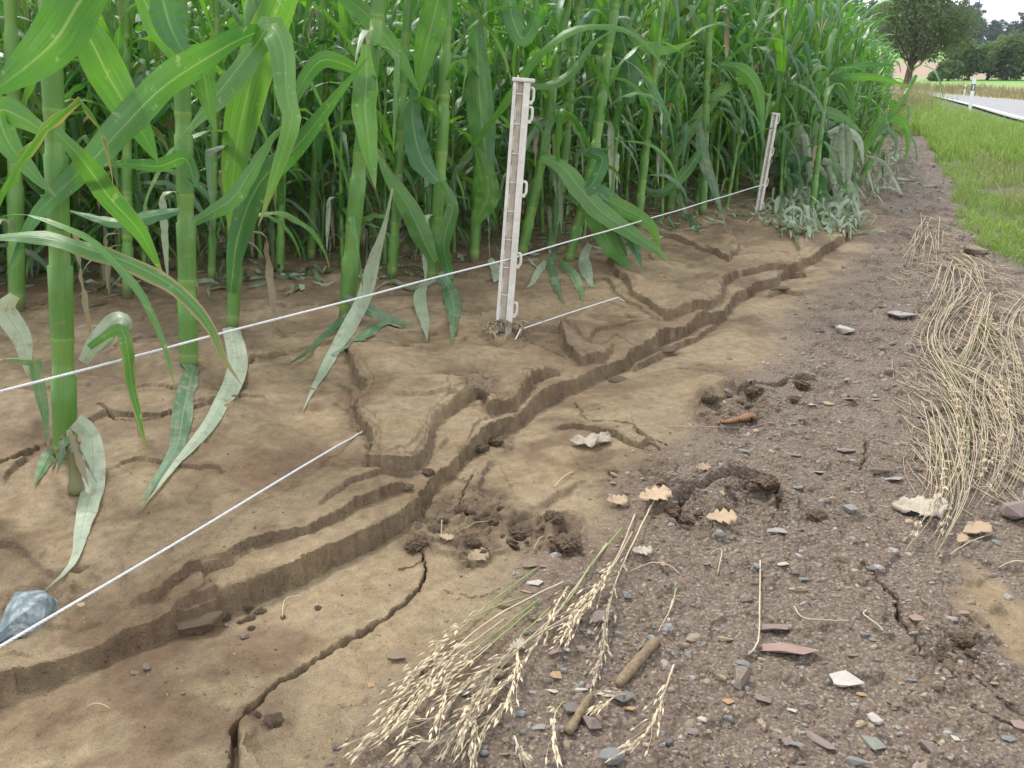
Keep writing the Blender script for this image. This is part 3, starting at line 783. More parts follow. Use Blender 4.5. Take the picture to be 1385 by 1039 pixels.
# stalks
def stalk_mesh(pts, r0, r1, n_side=10, node=.16, seed=0, bulge=.09):
    rs = random.Random(seed)
    Lt = np.linalg.norm(np.diff(pts, axis=0), axis=1).sum()
    zs = [0.]; nodes = []
    zc = rs.uniform(.03, .07)
    while zc < Lt - .02: nodes.append(zc); zc += node * rs.uniform(.85, 1.15)
    S = [(0, 1.0, 0)]
    for k, z_ in enumerate(nodes):
        S += [(z_ - .014, 1.0, k + .93), (z_ - .005, 1 + .7 * bulge, k + .97), (z_, 1 + bulge, k + .999), (z_ + .006, 1 + .5 * bulge, k + 1.001), (z_ + .014, 1.05, k + 1.1), (z_ + node * .4, 1.10, k + 1.4), (z_ + node * .66, 1.15, k + 1.6), (z_ + node * .665, .97, k + 1.62), (z_ + node * .8, .95, k + 1.8)]
    S.append((Lt, .9, len(nodes) + .9))
    S = sorted([q for q in S if 0 <= q[0] <= Lt], key=lambda q: q[0])
    cum = np.concatenate([[0], np.cumsum(np.linalg.norm(np.diff(pts, axis=0), axis=1))])
    zz = np.array([q[0] for q in S]); C = np.stack([np.interp(zz, cum, pts[:, i]) for i in range(3)], 1)
    rad = (r0 + (r1 - r0) * zz / Lt) * np.array([q[1] for q in S])
    V, Fq = tube(C, rad, n_side, caps=True)
    UV = np.array([(j / n_side, q[2]) for q in S for j in range(n_side)])
    return V, Fq, UV, [(np.array([np.interp(z_, cum, pts[:, i]) for i in range(3)])) for z_ in nodes]
PS = []
for i in range(6):
    H_ = 1.75; zz = np.linspace(0, H_, 14); a, b = rnd.uniform(-.03, .03), rnd.uniform(-.03, .03)
    pts = np.stack([a * np.sin(zz * 1.7), b * np.sin(zz * 2.1), zz], 1)
    V, Fq, UV, nodes = stalk_mesh(pts, .0150, .006, seed=i, node=.145)
    o = link_mesh('stalk', list(map(tuple, V)), Fq, M['stalk'], uv=UV, smooth=True); COL.objects.unlink(o); PS.append((o, nodes))
# ear with silk
ev = []
zz = np.linspace(0, .17, 9); V, Fq = tube(np.stack([0 * zz, 0 * zz, zz], 1), .021 * np.sqrt(np.clip(1 - ((zz - .07) / .105) ** 2, .02, 1)), 8)
EAR = link_mesh('ear', list(map(tuple, V)), Fq, M['ear'], smooth=True); COL.objects.unlink(EAR)
pcs = []
for i in range(60):
    a, t_ = rnd.uniform(0, 6.28), rnd.uniform(.1, 1.0); 
    d = np.array([math.cos(a) * t_, math.sin(a) * t_, 0])
    Pp = np.array([[0, 0, .165], [0, 0, .185] + d * .012, [0, 0, .20 - .01 * t_] + d * .03, [0, 0, .185 - .03 * t_] + d * .045])
    pcs.append(tube(Pp, .0009, 3, caps=False))
V, Fq = join(pcs); SILK = link_mesh('silk', list(map(tuple, V)), Fq, M['silk']); COL.objects.unlink(SILK)
# tassel
pcs = []
for i in range(9):
    a = rnd.uniform(0, 6.28); t_ = 0 if i == 0 else rnd.uniform(.35, .8); s = np.linspace(0, 1, 6)[:, None]
    d = np.array([math.cos(a), math.sin(a), 0])
    Pp = np.array([0, 0, 1.]) * .22 * s + d * .16 * t_ * s ** 1.2 - np.array([0, 0, 1]) * .12 * t_ * s ** 2.5
    pcs.append(tube(Pp, np.interp(s[:, 0], [0, .2, .3, 1], [.0015, .0015, .004, .002]), 4, caps=False))
V, Fq = join(pcs); TASSEL = link_mesh('tassel', list(map(tuple, V)), Fq, M['seed']); COL.objects.unlink(TASSEL)

def dress(root, nodes, first=0, last=99, rot0=None, s_leaf=1., low=True, ear=None, dens=1., extra=False):
    a0 = rnd.uniform(0, 6.28) if rot0 is None else rot0
    for k, q in enumerate(nodes):
        if k < first or k > last: continue
        a = a0 + k * math.pi + rnd.uniform(-.5, .5)
        if rnd.random() > dens: continue
        if extra: src = rnd.choice(PL['fresh'] + PL['hang'] + PL['hang'])
        elif k < 2:
            if not low: continue
            src = rnd.choice(PL['low']); up = 0
        elif k < 9: src = rnd.choice(PL['fresh'])
        else: src = rnd.choice(PL['young'])
        if k >= 2 and k < 4 and rnd.random() < .25: src = rnd.choice(PL['low'])
        s_ = s_leaf * rnd.uniform(.8, 1.15) * (.72 + .07 * min(k, 6)) * (1 if k < 9 else .9)
        o = part(src, root, 'leaf', (q[0] + .008 * math.cos(a), q[1] + .008 * math.sin(a), q[2] + (.02 if k < 2 else .09)), (rnd.uniform(-.15, .15), 0, a), s_)
    if ear and ear < len(nodes):
        q = nodes[ear]; a = a0 + ear * math.pi
        e_ = part(EAR, root, 'ear', (q[0] + .018 * math.cos(a), q[1] + .018 * math.sin(a), q[2]), (0, .28, a), 1.)
        part(SILK, e_, 'silk')
def corn(x_, y_, label, group=None, lean=(0, 0), sc_=1., ear=None, first=0, last=99, low=True, tassel=True, dens=1., z_=None, r0_=9):
    z0 = float(surf(x_, y_)) - .02 if z_ is None else z_
    root = empty('corn_plant', (x_, y_, z0), label, 'corn plant', group, rz=0, sc_=sc_, rx=lean[1], ry=lean[0])
    so_, nodes = rnd.choice(PS)
    part(so_, root, 'stalk')
    dress(root, nodes, first, last, ear=ear, low=low, dens=dens)
    dress(root, [q for q in nodes if q[2] > .16][:8], 0, 99, low=True, dens=1., extra=True)
    if r0_ < 5: dress(root, [q for q in nodes if q[2] > .3][:5], 0, 99, low=True, dens=.9, extra=True)
    if r0_ < 4.6: dress(root, [q for q in nodes if q[2] > .12][:5], 0, 99, low=True, dens=1, extra=True, s_leaf=1.1)
    if r0_ < 4.2:
        for q in [q for q in nodes if .15 < q[2] < .75]:
            for _ in range(1):
                a = rnd.uniform(0, 6.28); part(rnd.choice(PL['low']), root, 'leaf', (q[0] + .008 * math.cos(a), q[1] + .008 * math.sin(a), q[2]), (0, 0, a), rnd.uniform(.8, 1.15))
    if r0_ < 3.9: dress(root, [q for q in nodes if q[2] > .2][:5], 0, 99, low=True, dens=.9, extra=True, s_leaf=1.1)
    if tassel: part(TASSEL, root, 'tassel', (0, 0, 1.73))
    return root

# --- the front-row plants read off the photo: base, top, stem width in photo pixels, label
HERO = {}
def hero(key, bx, by, tx, ty, wpx, label, mid=None, H=1.65, low=True, first=2, s_leaf=.95, ear=None, rot0=None, dens=1.):
    b = on(bx, by); b[2] -= .015
    m = pxm(b); t_ = at_depth(tx, ty, b[1])
    d = (t_ - b); d /= max(d[2], .05)
    H_ = H; zz = np.linspace(0, H_, 16)
    pts = np.stack([d[0] * zz, .02 * np.sin(zz * 2), zz], 1)
    if mid: # bow in x, photo px sideways offset at half height
        pts[:, 0] += mid * m * np.sin(np.clip(zz / max(t_[2] - b[2], .1), 0, 1) * math.pi)
    root = empty('corn_plant', b, label, 'corn plant', 'corn plants along the field edge')
    V, Fq, UV, nodes = stalk_mesh(pts, wpx * m * .5, wpx * m * .30, 12, node=.23 if wpx > 14 else .17, seed=len(HERO) + 3)
    link_mesh('stalk', list(map(tuple, V)), Fq, M['stalk'], root, uv=UV, smooth=True)
    dress(root, nodes, first=first, low=low, s_leaf=s_leaf, ear=ear, rot0=rot0, dens=dens)
    dress(root, [q for q in nodes if q[2] > .25][:6], 0, 99, dens=.95 if wpx < 21 else .55, extra=True)
    if 10 < wpx < 21: dress(root, [q for q in nodes if q[2] > .2][:6], 0, 99, dens=.6, extra=True)
    for q in [q for q in nodes if .10 < q[2] < .6]:
        a = rnd.uniform(0, 6.28); part(rnd.choice(PL['low']), root, 'leaf', (q[0] + .008 * math.cos(a), q[1] + .008 * math.sin(a), q[2]), (0, 0, a), rnd.uniform(.6, .95))
    HERO[key] = (root, b, nodes)
    return root
hero('a', 88, 618, 58, 0, 29, 'thickest corn stalk, with a rotten green stub at its foot', dens=.45, first=3)
hero('b', 255, 492, 238, 0, 24, 'straight bare corn stalk behind the white cord with a folded muddy leaf at its foot', dens=.5, first=3)
hero('c', 313, 445, 336, 0, 17, 'corn stalk with a very broad bright leaf and a long muddy leaf trailing down', dens=.6, first=3)
hero('d', 468, 432, 505, 60, 22, 'right leaning corn stalk with striped dry leaf hanging over the bank edge', dens=.7, mid=-4)
hero('e', 583, 378, 604, 0, 17, 'upright corn stalk with torn muddy leaf left of the white post', dens=.8, mid=4)
hero('f', 378, 368, 383, 60, 11, 'slim corn stalk standing on open mud between two thicker stalks', first=4, dens=.7)
hero('g', 420, 350, 432, 100, 12, 'pale green slim corn stalk with its foot clear on the mud', first=3, dens=.7)
hero('h', 641, 352, 652, 80, 13, 'corn stalk with one broad leaf close behind the white post', dens=.8)
hero('i', 704, 345, 752, 90, 14, 'corn stalk bowing right just behind the white post', mid=4, dens=.8)
hero('j', 742, 338, 775, 60, 13, 'second bowed corn stalk right of the white post', mid=6, dens=.8)
hero('k', 768, 352, 822, 70, 14, 'third bowed corn stalk right of the white post with drooping big leaves', mid=8, dens=.8)
hero('l', -25, 690, -40, 100, 20, 'reddish based corn stalk cut by the left picture border', dens=.5, first=3)
hero('m', 22, 420, 10, 40, 20, 'corn stalk behind the thickest one at the left border', dens=.6, first=3)
hero('n', 530, 372, 548, 60, 13, 'corn stalk standing between the leaning stalk and the post', dens=.8)
hero('o', 862, 305, 893, 30, 12, 'corn stalk at the field edge above the slanting mud plate', dens=.9)
hero('p', 905, 285, 925, 20, 12, 'corn stalk at the field edge left of the second white post', dens=.9, ear=6)
hero('q', 950, 290, 962, 10, 11, 'corn stalk right beside a muddy fallen leaf near the second post', dens=.9)
hero('r', 1068, 262, 1078, 100, 12, 'broken corn plant whose crown of leaves droops over the lane', dens=.5, H=.62)
hero('s', 820, 318, 842, 60, 12, 'corn stalk over the drooping leaf heap right of the post', dens=.9, ear=6)
hero('t', 172, 400, 165, 30, 14, 'corn stalk half hidden between the two thickest stalks', dens=.8, first=3)
hero('u', 285, 382, 290, 30, 10, 'thin corn stalk just behind the straight bare stalk', first=3, dens=.8)

# --- individual leaves read off the photo
def hleaf(key, pts, wpx, mk, dy=0., dys=None, tw=(0, 0), base_=.5, fold=.2, wave=.07, name='leaf', n=26, lay=False, label=None, rel=None):
    root, b, nodes = HERO[key]
    Y = b[1]
    P3 = []
    for i, (px, py) in enumerate(pts):
        if lay:
            q = on(px, py); q = q + np.array([0, 0, .006 + .006 * (i % 2)])
        else:
            yy = Y + dy + (dys[i] if dys else 0); q = at_depth(px, py, yy)
            g_ = float(surf(q[0], q[1]))
            if q[2] < g_ + .006: q = on(px, py) + np.array([0, -.004, .008])
        P3.append(q)
    C = spline(P3, n); s = np.linspace(0, 1, n)
    m = np.array([pxm(q) for q in C])
    Wd = wprof(s, 1., base_) * wpx * m * 1.12
    T = np.gradient(C, axis=0); T /= np.linalg.norm(T, axis=1)[:, None]
    vd = C - np.array([0, 0, HC]); vd /= np.linalg.norm(vd, axis=1)[:, None]
    S = np.cross(T, vd)
    if lay: S = np.cross(T, np.tile([0, 0, -1.], (n, 1)))
    V, Fq, UV = ribbon(C, Wd, S, fold, wave, len(pts) * 7 + int(pts[0][0]) % 50, nu=6, twist=np.radians(tw[0] + (tw[1] - tw[0]) * s))
    V[:, 2] = np.maximum(V[:, 2], surf(V[:, 0], V[:, 1]) + .003)
    V = V - b
    o = link_mesh(name, list(map(tuple, V)), Fq, M[mk], root, uv=UV, smooth=True)
    if label: o['label'] = label
    return o
hleaf('b', [(238, 200), (300, 80), (367, 36), (312, 60), (225, 115), (166, 173), (132, 210), (87, 253), (45, 297), (8, 372)][2:], 42, 'leaf', dy=-.35, dys=[.2, .1, 0, -.1, -.15, -.2, -.25, -.3], tw=(55, -15))
hleaf('b', [(240, 190), (300, 120), (345, 62), (367, 36), (384, 70), (388, 130), (395, 165), (372, 240), (349, 308)], 40, 'leaf', dy=-.25, dys=[.2, .1, .05, 0, -.03, -.05, -.07, -.08, -.08], tw=(70, 0))
hleaf('l', [(-30, 330), (0, 320), (60, 320), (120, 337), (180, 358), (240, 392), (283, 440), (303, 485), (328, 522)], 27, 'leaf_yellow', dy=.12, tw=(60, 10), label='long arching leaf yellowing along its lower edge')
hleaf('a', [(150, -40), (110, 0), (75, 55), (30, 95), (-25, 135)], 62, 'leaf', dy=-.2, tw=(25, -10))
hleaf('a', [(95, 10), (125, 60), (150, 110), (190, 175), (215, 222)], 48, 'leaf', dy=.05, dys=[0, .03, .06, .1, .15], tw=(-20, 10))
hleaf('c', [(392, -30), (372, 20), (345, 90), (325, 170), (315, 240), (312, 335)], 46, 'leaf_bright', dy=-.03, tw=(5, -10), base_=.8, label='very broad bright green leaf lit through')
hleaf('c', [(312, 395), (322, 320), (350, 250), (400, 200), (440, 150), (500, 75)], 30, 'leaf', dy=-.02, dys=[0, -.02, -.05, -.1, -.12, -.15], tw=(30, -30))
hleaf('a', [(62, 180), (30, 160), (0, 150), (10, 190), (45, 235), (78, 268)], 32, 'leaf', dy=-.06, tw=(10, 20))
hleaf('a', [(75, 178), (110, 215), (150, 270), (190, 315), (222, 375)], 28, 'leaf', dy=-.06, dys=[0, 0, .1, .2, .3], tw=(-20, 10))
hleaf('b', [(242, 285), (215, 290), (160, 300), (120, 292), (88, 283)], 20, 'leaf', dy=-.2, tw=(-30, -50))
hleaf('b', [(248, 240), (262, 250), (250, 215), (215, 225), (170, 222), (125, 225)], 20, 'leaf', dy=-.1, tw=(40, 20))
hleaf('b', [(262, 300), (290, 285), (320, 262), (365, 190), (395, 160)], 22, 'leaf', dy=-.1, tw=(10, 50))
hleaf('b', [(215, -20), (232, 40), (258, 85)], 40, 'leaf', dy=-.15, tw=(-20, 20))
hleaf('b', [(185, -20), (210, 30), (235, 75), (246, 95)], 34, 'leaf_bright', dy=-.06, tw=(-30, 0))
hleaf('b', [(262, 60), (275, 100), (282, 140), (290, 178)], 26, 'leaf_bright', dy=-.2, tw=(0, 10), label='short lime green leaf tip hanging down')
# muddy leaves trailing onto the ground
hleaf('b', [(258, 492), (262, 505), (250, 560), (240, 610), (215, 650), (185, 698)], 26, 'leaf_mud', dy=-.03, dys=[0, -.01, -.03, -.05, -.08, -.1], tw=(35, -35), base_=.8, label='blue green muddy leaf hanging to the ground')
hleaf('c', [(313, 442), (322, 500), (295, 560), (262, 605), (232, 640), (196, 690)], 24, 'leaf_pale', dy=-.03, dys=[0, -.03, -.06, -.1, -.13, -.15], tw=(10, -30), base_=.9, label='pale torn leaf trailing down the silt')
hleaf('a', [(102, 570), (122, 590), (128, 650), (115, 710), (100, 765), (58, 808)], 27, 'leaf_pale', dy=-.05, dys=[0, 0, -.02, -.1, -.15, -.2], tw=(0, -40), base_=.8, label='muddy torn leaf hanging to the big stone')
hleaf('a', [(120, 470), (160, 445), (172, 470), (178, 520), (190, 570), (200, 625)], 16, 'leaf_yellow', dy=-.12, tw=(0, 50), label='thin curled yellowing leaf tip')
hleaf('a', [(112, 490), (135, 455), (160, 430), (175, 440), (145, 470), (125, 480)], 26, 'leaf_pale', dy=-.08, tw=(0, 90))
hleaf('a', [(95, 610), (70, 612), (58, 640), (48, 660)], 16, 'leaf_mud', dy=-.02)
hleaf('a', [(20, 400), (8, 420), (30, 460), (38, 512)], 26, 'leaf_pale', dy=.2, tw=(10, -10))
hleaf('d', [(531, 255), (520, 310), (505, 360), (490, 410), (462, 465), (435, 510), (410, 560)], 20, 'leaf_pale', dy=-.05, dys=[0, 0, 0, -.03, -.07, -.1, -.12], tw=(60, -40), base_=.25, label='striped half dry leaf hanging over the bank edge')
hleaf('d', [(470, 425), (450, 452), (420, 478), (385, 500)], 15, 'leaf_mud', dy=-.06, tw=(0, 60))
hleaf('d', [(545, 445), (520, 440), (490, 458), (462, 478), (440, 486)], 18, 'leaf_mud', lay=True)
hleaf('d', [(465, 400), (500, 420), (530, 432), (562, 442)], 15, 'leaf_mud', dy=-.05, tw=(0, 40))
hleaf('d', [(495, 60), (496, 100), (494, 150), (500, 200), (508, 256)], 33, 'leaf', dy=-.12, tw=(30, 5), base_=.4)
hleaf('d', [(508, 110), (460, 85), (430, 85), (400, 130), (385, 185)], 20, 'leaf', dy=-.1, tw=(40, -30))
hleaf('e', [(440, -25), (472, 0), (506, 30), (540, 75), (569, 128)], 26, 'leaf_bright', dy=-.3, tw=(40, 10))
hleaf('e', [(597, -20), (585, 30), (572, 80), (567, 132)], 34, 'leaf_bright', dy=-.12, tw=(5, -20))
hleaf('e', [(592, 245), (570, 215), (558, 160), (560, 110)], 30, 'leaf', dy=-.08, tw=(-30, 10))
hleaf('e', [(588, 355), (575, 330), (555, 285), (525, 235), (505, 200)], 26, 'leaf', dy=-.08, tw=(20, -30))
hleaf('e', [(598, 245), (612, 280), (600, 330), (608, 380), (600, 400)], 18, 'leaf', dy=-.06, tw=(0, 30))
hleaf('e', [(592, 372), (606, 390), (614, 420), (612, 470)], 20, 'leaf_mud', dy=-.08, tw=(0, 40), base_=.7)
hleaf('e', [(575, 385), (568, 405), (575, 440), (578, 465)], 16, 'leaf_pale', dy=-.06, tw=(-20, 40))
hleaf('e', [(590, 380), (560, 395), (530, 385), (505, 395)], 14, 'leaf_pale', dy=-.08, tw=(40, 60))
hleaf('h', [(590, 330), (626, 215), (682, 139), (723, 80), (765, 45), (806, 35), (858, 47), (914, 107)][1:], 17, 'leaf_bright', dy=-.1, dys=[0, -.08, -.12, -.15, -.15, -.15, -.15], tw=(60, 50))
hleaf('h', [(660, 230), (650, 150), (645, 60), (640, -20)], 34, 'leaf', dy=-.05)
hleaf('h', [(643, 300), (660, 265), (655, 225), (640, 190)], 28, 'leaf_bright', dy=-.1)
hleaf('i', [(718, 118), (752, 112), (778, 92), (800, 60), (830, 40)], 14, 'leaf', dy=-.15, tw=(30, 50))
hleaf('i', [(690, -20), (692, 20), (706, 52), (722, 30), (725, -20)], 22, 'leaf', dy=-.15, tw=(10, 20))
hleaf('k', [(732, 212), (760, 225), (785, 255), (812, 285), (850, 312), (890, 340), (912, 362)], 26, 'leaf', dy=-.1, dys=[0, -.03, -.05, -.08, -.1, -.12, -.13], tw=(30, 10))
hleaf('k', [(790, 250), (820, 270), (850, 310), (868, 365)], 30, 'leaf', dy=-.14, tw=(10, 30))
hleaf('k', [(792, 255), (810, 300), (828, 335), (855, 368)], 28, 'leaf', dy=-.12, tw=(-10, 20))
hleaf('k', [(800, 262), (840, 280), (880, 305), (895, 345)], 20, 'leaf_bright', dy=-.14, tw=(10, 20))
hleaf('k', [(775, 270), (800, 250), (815, 215), (795, 205), (826, 202)], 18, 'leaf', dy=-.15, tw=(30, 0))
hleaf('k', [(752, 335), (745, 360), (756, 400), (764, 412)], 12, 'leaf_mud', dy=-.07)
hleaf('k', [(755, 350), (775, 375), (785, 395), (788, 412)], 12, 'leaf_mud', dy=-.09)
hleaf('k', [(798, 330), (790, 350), (798, 385), (808, 392)], 16, 'leaf_pale', dy=-.08)
hleaf('h', [(662, 350), (672, 370), (668, 385)], 14, 'leaf_pale', dy=-.06)
hleaf('i', [(738, 355), (720, 385), (712, 392)], 10, 'leaf_pale', dy=-.06)
hleaf('s', [(838, 25), (870, 60), (900, 68), (940, 55)], 14, 'leaf', dy=-.12, tw=(30, 0))
hleaf('s', [(852, 140), (850, 90), (840, 40), (842, 0)], 26, 'leaf', dy=-.1)
hleaf('p', [(915, 210), (945, 160), (980, 120), (1010, 110), (1040, 130)], 15, 'leaf', dy=-.12)
hleaf('q', [(945, 165), (952, 215), (965, 250), (978, 298)], 15, 'leaf_mud', dy=-.1, tw=(0, 30))
hleaf('q', [(918, 262), (925, 290), (935, 300), (946, 318)], 12, 'leaf_mud', dy=-.1)
hleaf('q', [(950, 200), (925, 235), (890, 262), (850, 240)], 14, 'leaf', dy=-.14)
hleaf('q', [(975, 88), (1005, 95), (1025, 125), (1032, 190)], 16, 'leaf', dy=-.1)
# crown of the broken plant over the lane
for q in [([(1075, 138), (1088, 118), (1115, 108), (1145, 125), (1156, 170)], 20, 'leaf'), ([(1080, 138), (1120, 112), (1175, 104), (1235, 118)], 11, 'leaf_bright'),
          ([(1085, 145), (1115, 150), (1145, 162), (1168, 182)], 15, 'leaf'), ([(1080, 135), (1100, 120), (1130, 112), (1152, 150)], 24, 'leaf_bright'),
          ([(1070, 140), (1050, 150), (1042, 170)], 12, 'leaf'), ([(1090, 130), (1140, 95), (1190, 88), (1215, 90)], 10, 'leaf'),
          ([(1078, 130), (1060, 110), (1040, 95), (1028, 100)], 12, 'leaf'), ([(1082, 225), (1095, 215), (1108, 245), (1112, 305)], 16, 'leaf'),
          ([(1085, 235), (1100, 250), (1104, 280), (1112, 312)], 14, 'leaf_mud'), ([(1112, 218), (1130, 225), (1148, 260), (1158, 312)], 17, 'leaf_pale'),
          ([(1120, 225), (1130, 250), (1140, 280), (1142, 312)], 12, 'leaf_pale'), ([(1100, 222), (1112, 230), (1128, 270), (1134, 310)], 10, 'leaf_pale'),
          ([(1060, 215), (1080, 240), (1075, 280), (1068, 305)], 12, 'leaf_mud'), ([(1075, 210), (1055, 225), (1045, 245)], 14, 'leaf_mud'),
          ([(1095, 240), (1090, 270), (1084, 308)], 14, 'leaf_pale'), ([(1110, 245), (1120, 280), (1118, 312)], 12, 'leaf_mud')]:
    hleaf('r', q[0], q[1], q[2], dy=-.12 - .1 * (q[0][-1][1] > 290), tw=(rnd.uniform(-30, 30), rnd.uniform(-40, 40)))
# rotten stub with green moss at the foot of the thickest stalk
b = on(103, 668)
zz = np.linspace(0, .13, 10); V, Fq = tube(np.stack([.004 * np.sin(zz * 20), 0 * zz, zz], 1), .013 * (1 + .3 * np.sin(zz * 70 + 1) * np.sin(zz * 151)) * np.interp(zz, [0, .1, .13], [1, .9, .3]), 10)
o = link_mesh('rotten_stub', list(map(tuple, V)), Fq, M['stalk'], smooth=True); o.location = tuple(b); tag(o, 'short rotten corn stub with green slime at the thickest stalk', 'corn stub')

stub = o
for i in range(5):
    a = i * 1.3 - 1.8; s_ = np.linspace(0, 1, 10); Lr = rnd.uniform(.06, .12)
    C = np.stack([(.013 + .03 * s_ ** 1.5) * math.cos(a) , (.013 + .03 * s_ ** 1.5) * math.sin(a), .12 - Lr * s_ + .015 * np.sin(3 * s_)], 1)
    V, Fq, UV = ribbon(C, wprof(s_, rnd.uniform(.012, .02), .7), np.tile([-math.sin(a), math.cos(a), 0], (10, 1)), .5, .3, i + 5, nu=3); link_mesh('torn_sheath', V, Fq, M[['leaf_mud', 'leaf_dry', 'leaf_pale', 'leaf_mud', 'leaf_dry'][i]], stub, uv=UV, smooth=True)

# --- bent plants hanging out over the lane at the far end
for (bx, by, tx, ty, lab) in [(1160, 250, 1205, 168, 'bent corn plant with leaf arching over the lane, furthest right'), (1120, 262, 1150, 150, 'silt washed corn plant leaning into the lane'),
                              (1098, 285, 1110, 190, 'low flattened corn plant with whitish hanging leaves'), (1140, 240, 1160, 130, 'leaning corn plant beyond the broken crown'),
                              (1178, 215, 1195, 120, 'far corn plant leaning over where the lane narrows')]:
    k = 'z%d' % bx
    hero(k, bx, by, tx, ty, 9, lab, dens=.8, first=1, H=.75, s_leaf=.6)
for k, pts, w_, mk in [('z1160', [(1165, 215), (1180, 182), (1200, 160), (1222, 165), (1228, 190), (1224, 222)], 13, 'leaf_bright'), ('z1160', [(1178, 190), (1198, 175), (1212, 190), (1210, 215)], 8, 'leaf_mud'),
                       ('z1160', [(1185, 175), (1210, 150), (1232, 120)], 6, 'leaf_bright'), ('z1160', [(1170, 210), (1195, 220), (1210, 245), (1222, 268)], 5, 'leaf_pale'),
                       ('z1120', [(1120, 180), (1140, 175), (1162, 190), (1168, 225)], 10, 'leaf_pale'), ('z1120', [(1125, 200), (1145, 215), (1150, 245)], 10, 'leaf_pale'),
                       ('z1140', [(1150, 120), (1175, 105), (1200, 115)], 7, 'leaf'), ('z1178', [(1185, 130), (1200, 100), (1212, 75)], 5, 'leaf_bright')]:
    hleaf(k, pts, w_, mk, dy=-.1, tw=(0, 30))

# --- the standing crop behind
placed = [HERO[k][1][:2] for k in HERO]
spots = []
cand = 0
def proj(p):
    v = np.array(p) - np.array([0, 0, HC]); d_ = v[1] * ct - v[2] * st_; u_ = v[1] * st_ + v[2] * ct
    return CX + F * v[0] / d_, CY - F * u_ / d_
LANDM = [(70, 'left of the thickest stalk'), (120, 'right behind the thickest stalk'), (170, 'between the thickest stalk and the bare one'), (245, 'just left of the straight bare stalk'), (290, 'right of the straight bare stalk'), (330, 'behind the very broad bright leaf'), (400, 'between the broad bright leaf and slim pale stalk'),
         (480, 'behind the leaning stalk with the striped leaf'), (560, 'between the leaning stalk and the torn leaf stalk'), (630, 'behind the torn leaf stalk'), (690, 'just left of the tall white post'), (740, 'just right of the tall white post'),
         (800, 'behind the three bowed stalks'), (870, 'above the drooping leaf heap'), (940, 'above the slanting mud plate'), (1010, 'left of the smaller white post'), (1070, 'behind the smaller white post'),
         (1130, 'behind the broken drooping crown'), (9999, 'at the narrow far end of the field')]
rc = np.random.RandomState(4)
LIMX, LIMY = [-100, 0, 130, 240, 330, 450, 650, 850, 950, 1100, 1200], [420, 400, 385, 380, 378, 365, 345, 312, 290, 268, 215]
cr_ = rc.uniform(0, 1, (60000, 2))
Aa = np.radians(-50 + 78 * cr_[:, 0]); Ra = 1.9 + 24 * cr_[:, 1] ** 1.25
Cx, Cy = Ra * np.sin(Aa), Ra * np.cos(Aa); CP = np.stack([Cx, Cy], 1)
Csm = polydist(CP, EDGE)[1]; Cz = surf(Cx, Cy)
cell = {}
def free(x_, y_, md):
    i, j = int(x_ // .5), int(y_ // .5)
    return all((x_ - q[0]) ** 2 + (y_ - q[1]) ** 2 > md * md for a in (-1, 0, 1) for b in (-1, 0, 1) for q in cell.get((i + a, j + b), ()))
def put(x_, y_): cell.setdefault((int(x_ // .5), int(y_ // .5)), []).append((x_, y_))
for q in placed: put(*q)
for i in range(len(CP)):
    x_, y_, r_ = Cx[i], Cy[i], Ra[i]
    if Csm[i] < .10: continue
    px, py = proj((x_, y_, Cz[i]))
    if py > np.interp(px, LIMX, LIMY) or px > 1214: continue
    if not free(x_, y_, .155 if r_ < 9 else .21): continue
    put(x_, y_); spots.append((x_, y_, px, r_))
def HS_(px, py, r_):
    ty = np.interp(px, [1030, 1060, 1100, 1140, 1170, 1200, 1215], [-70, -22, 18, 48, 72, 100, 112])
    return float(np.clip((py - ty) * r_ / 1150 / 2.15, .18, 1.0))
spots.sort(key=lambda q: q[3] + (100 if q[2] < -70 else 0))
print('corn spots', len(spots))
for i, (x_, y_, px, r_) in enumerate(spots[:262]):
    ear = rnd.choice([None, None, 5, 6])
    lab = ('eared corn ' if ear else 'leafy corn ') + [z_[1] for z_ in LANDM if px < z_[0]][0] + (', in front' if r_ < 3.1 else ', second rank' if r_ < 4. else ', third rank' if r_ < 5. else ', deep inside')
    corn(x_, y_, lab, 'standing corn crop', lean=(rnd.gauss(.03, .05), rnd.gauss(0, .05)), sc_=rnd.uniform(.88, 1.08) * HS_(px, proj((x_, y_, float(surf(x_, y_))))[1], r_), ear=ear, first=rnd.choice([0, 1, 1]), dens=.97, tassel=r_ > 5, r0_=r_)
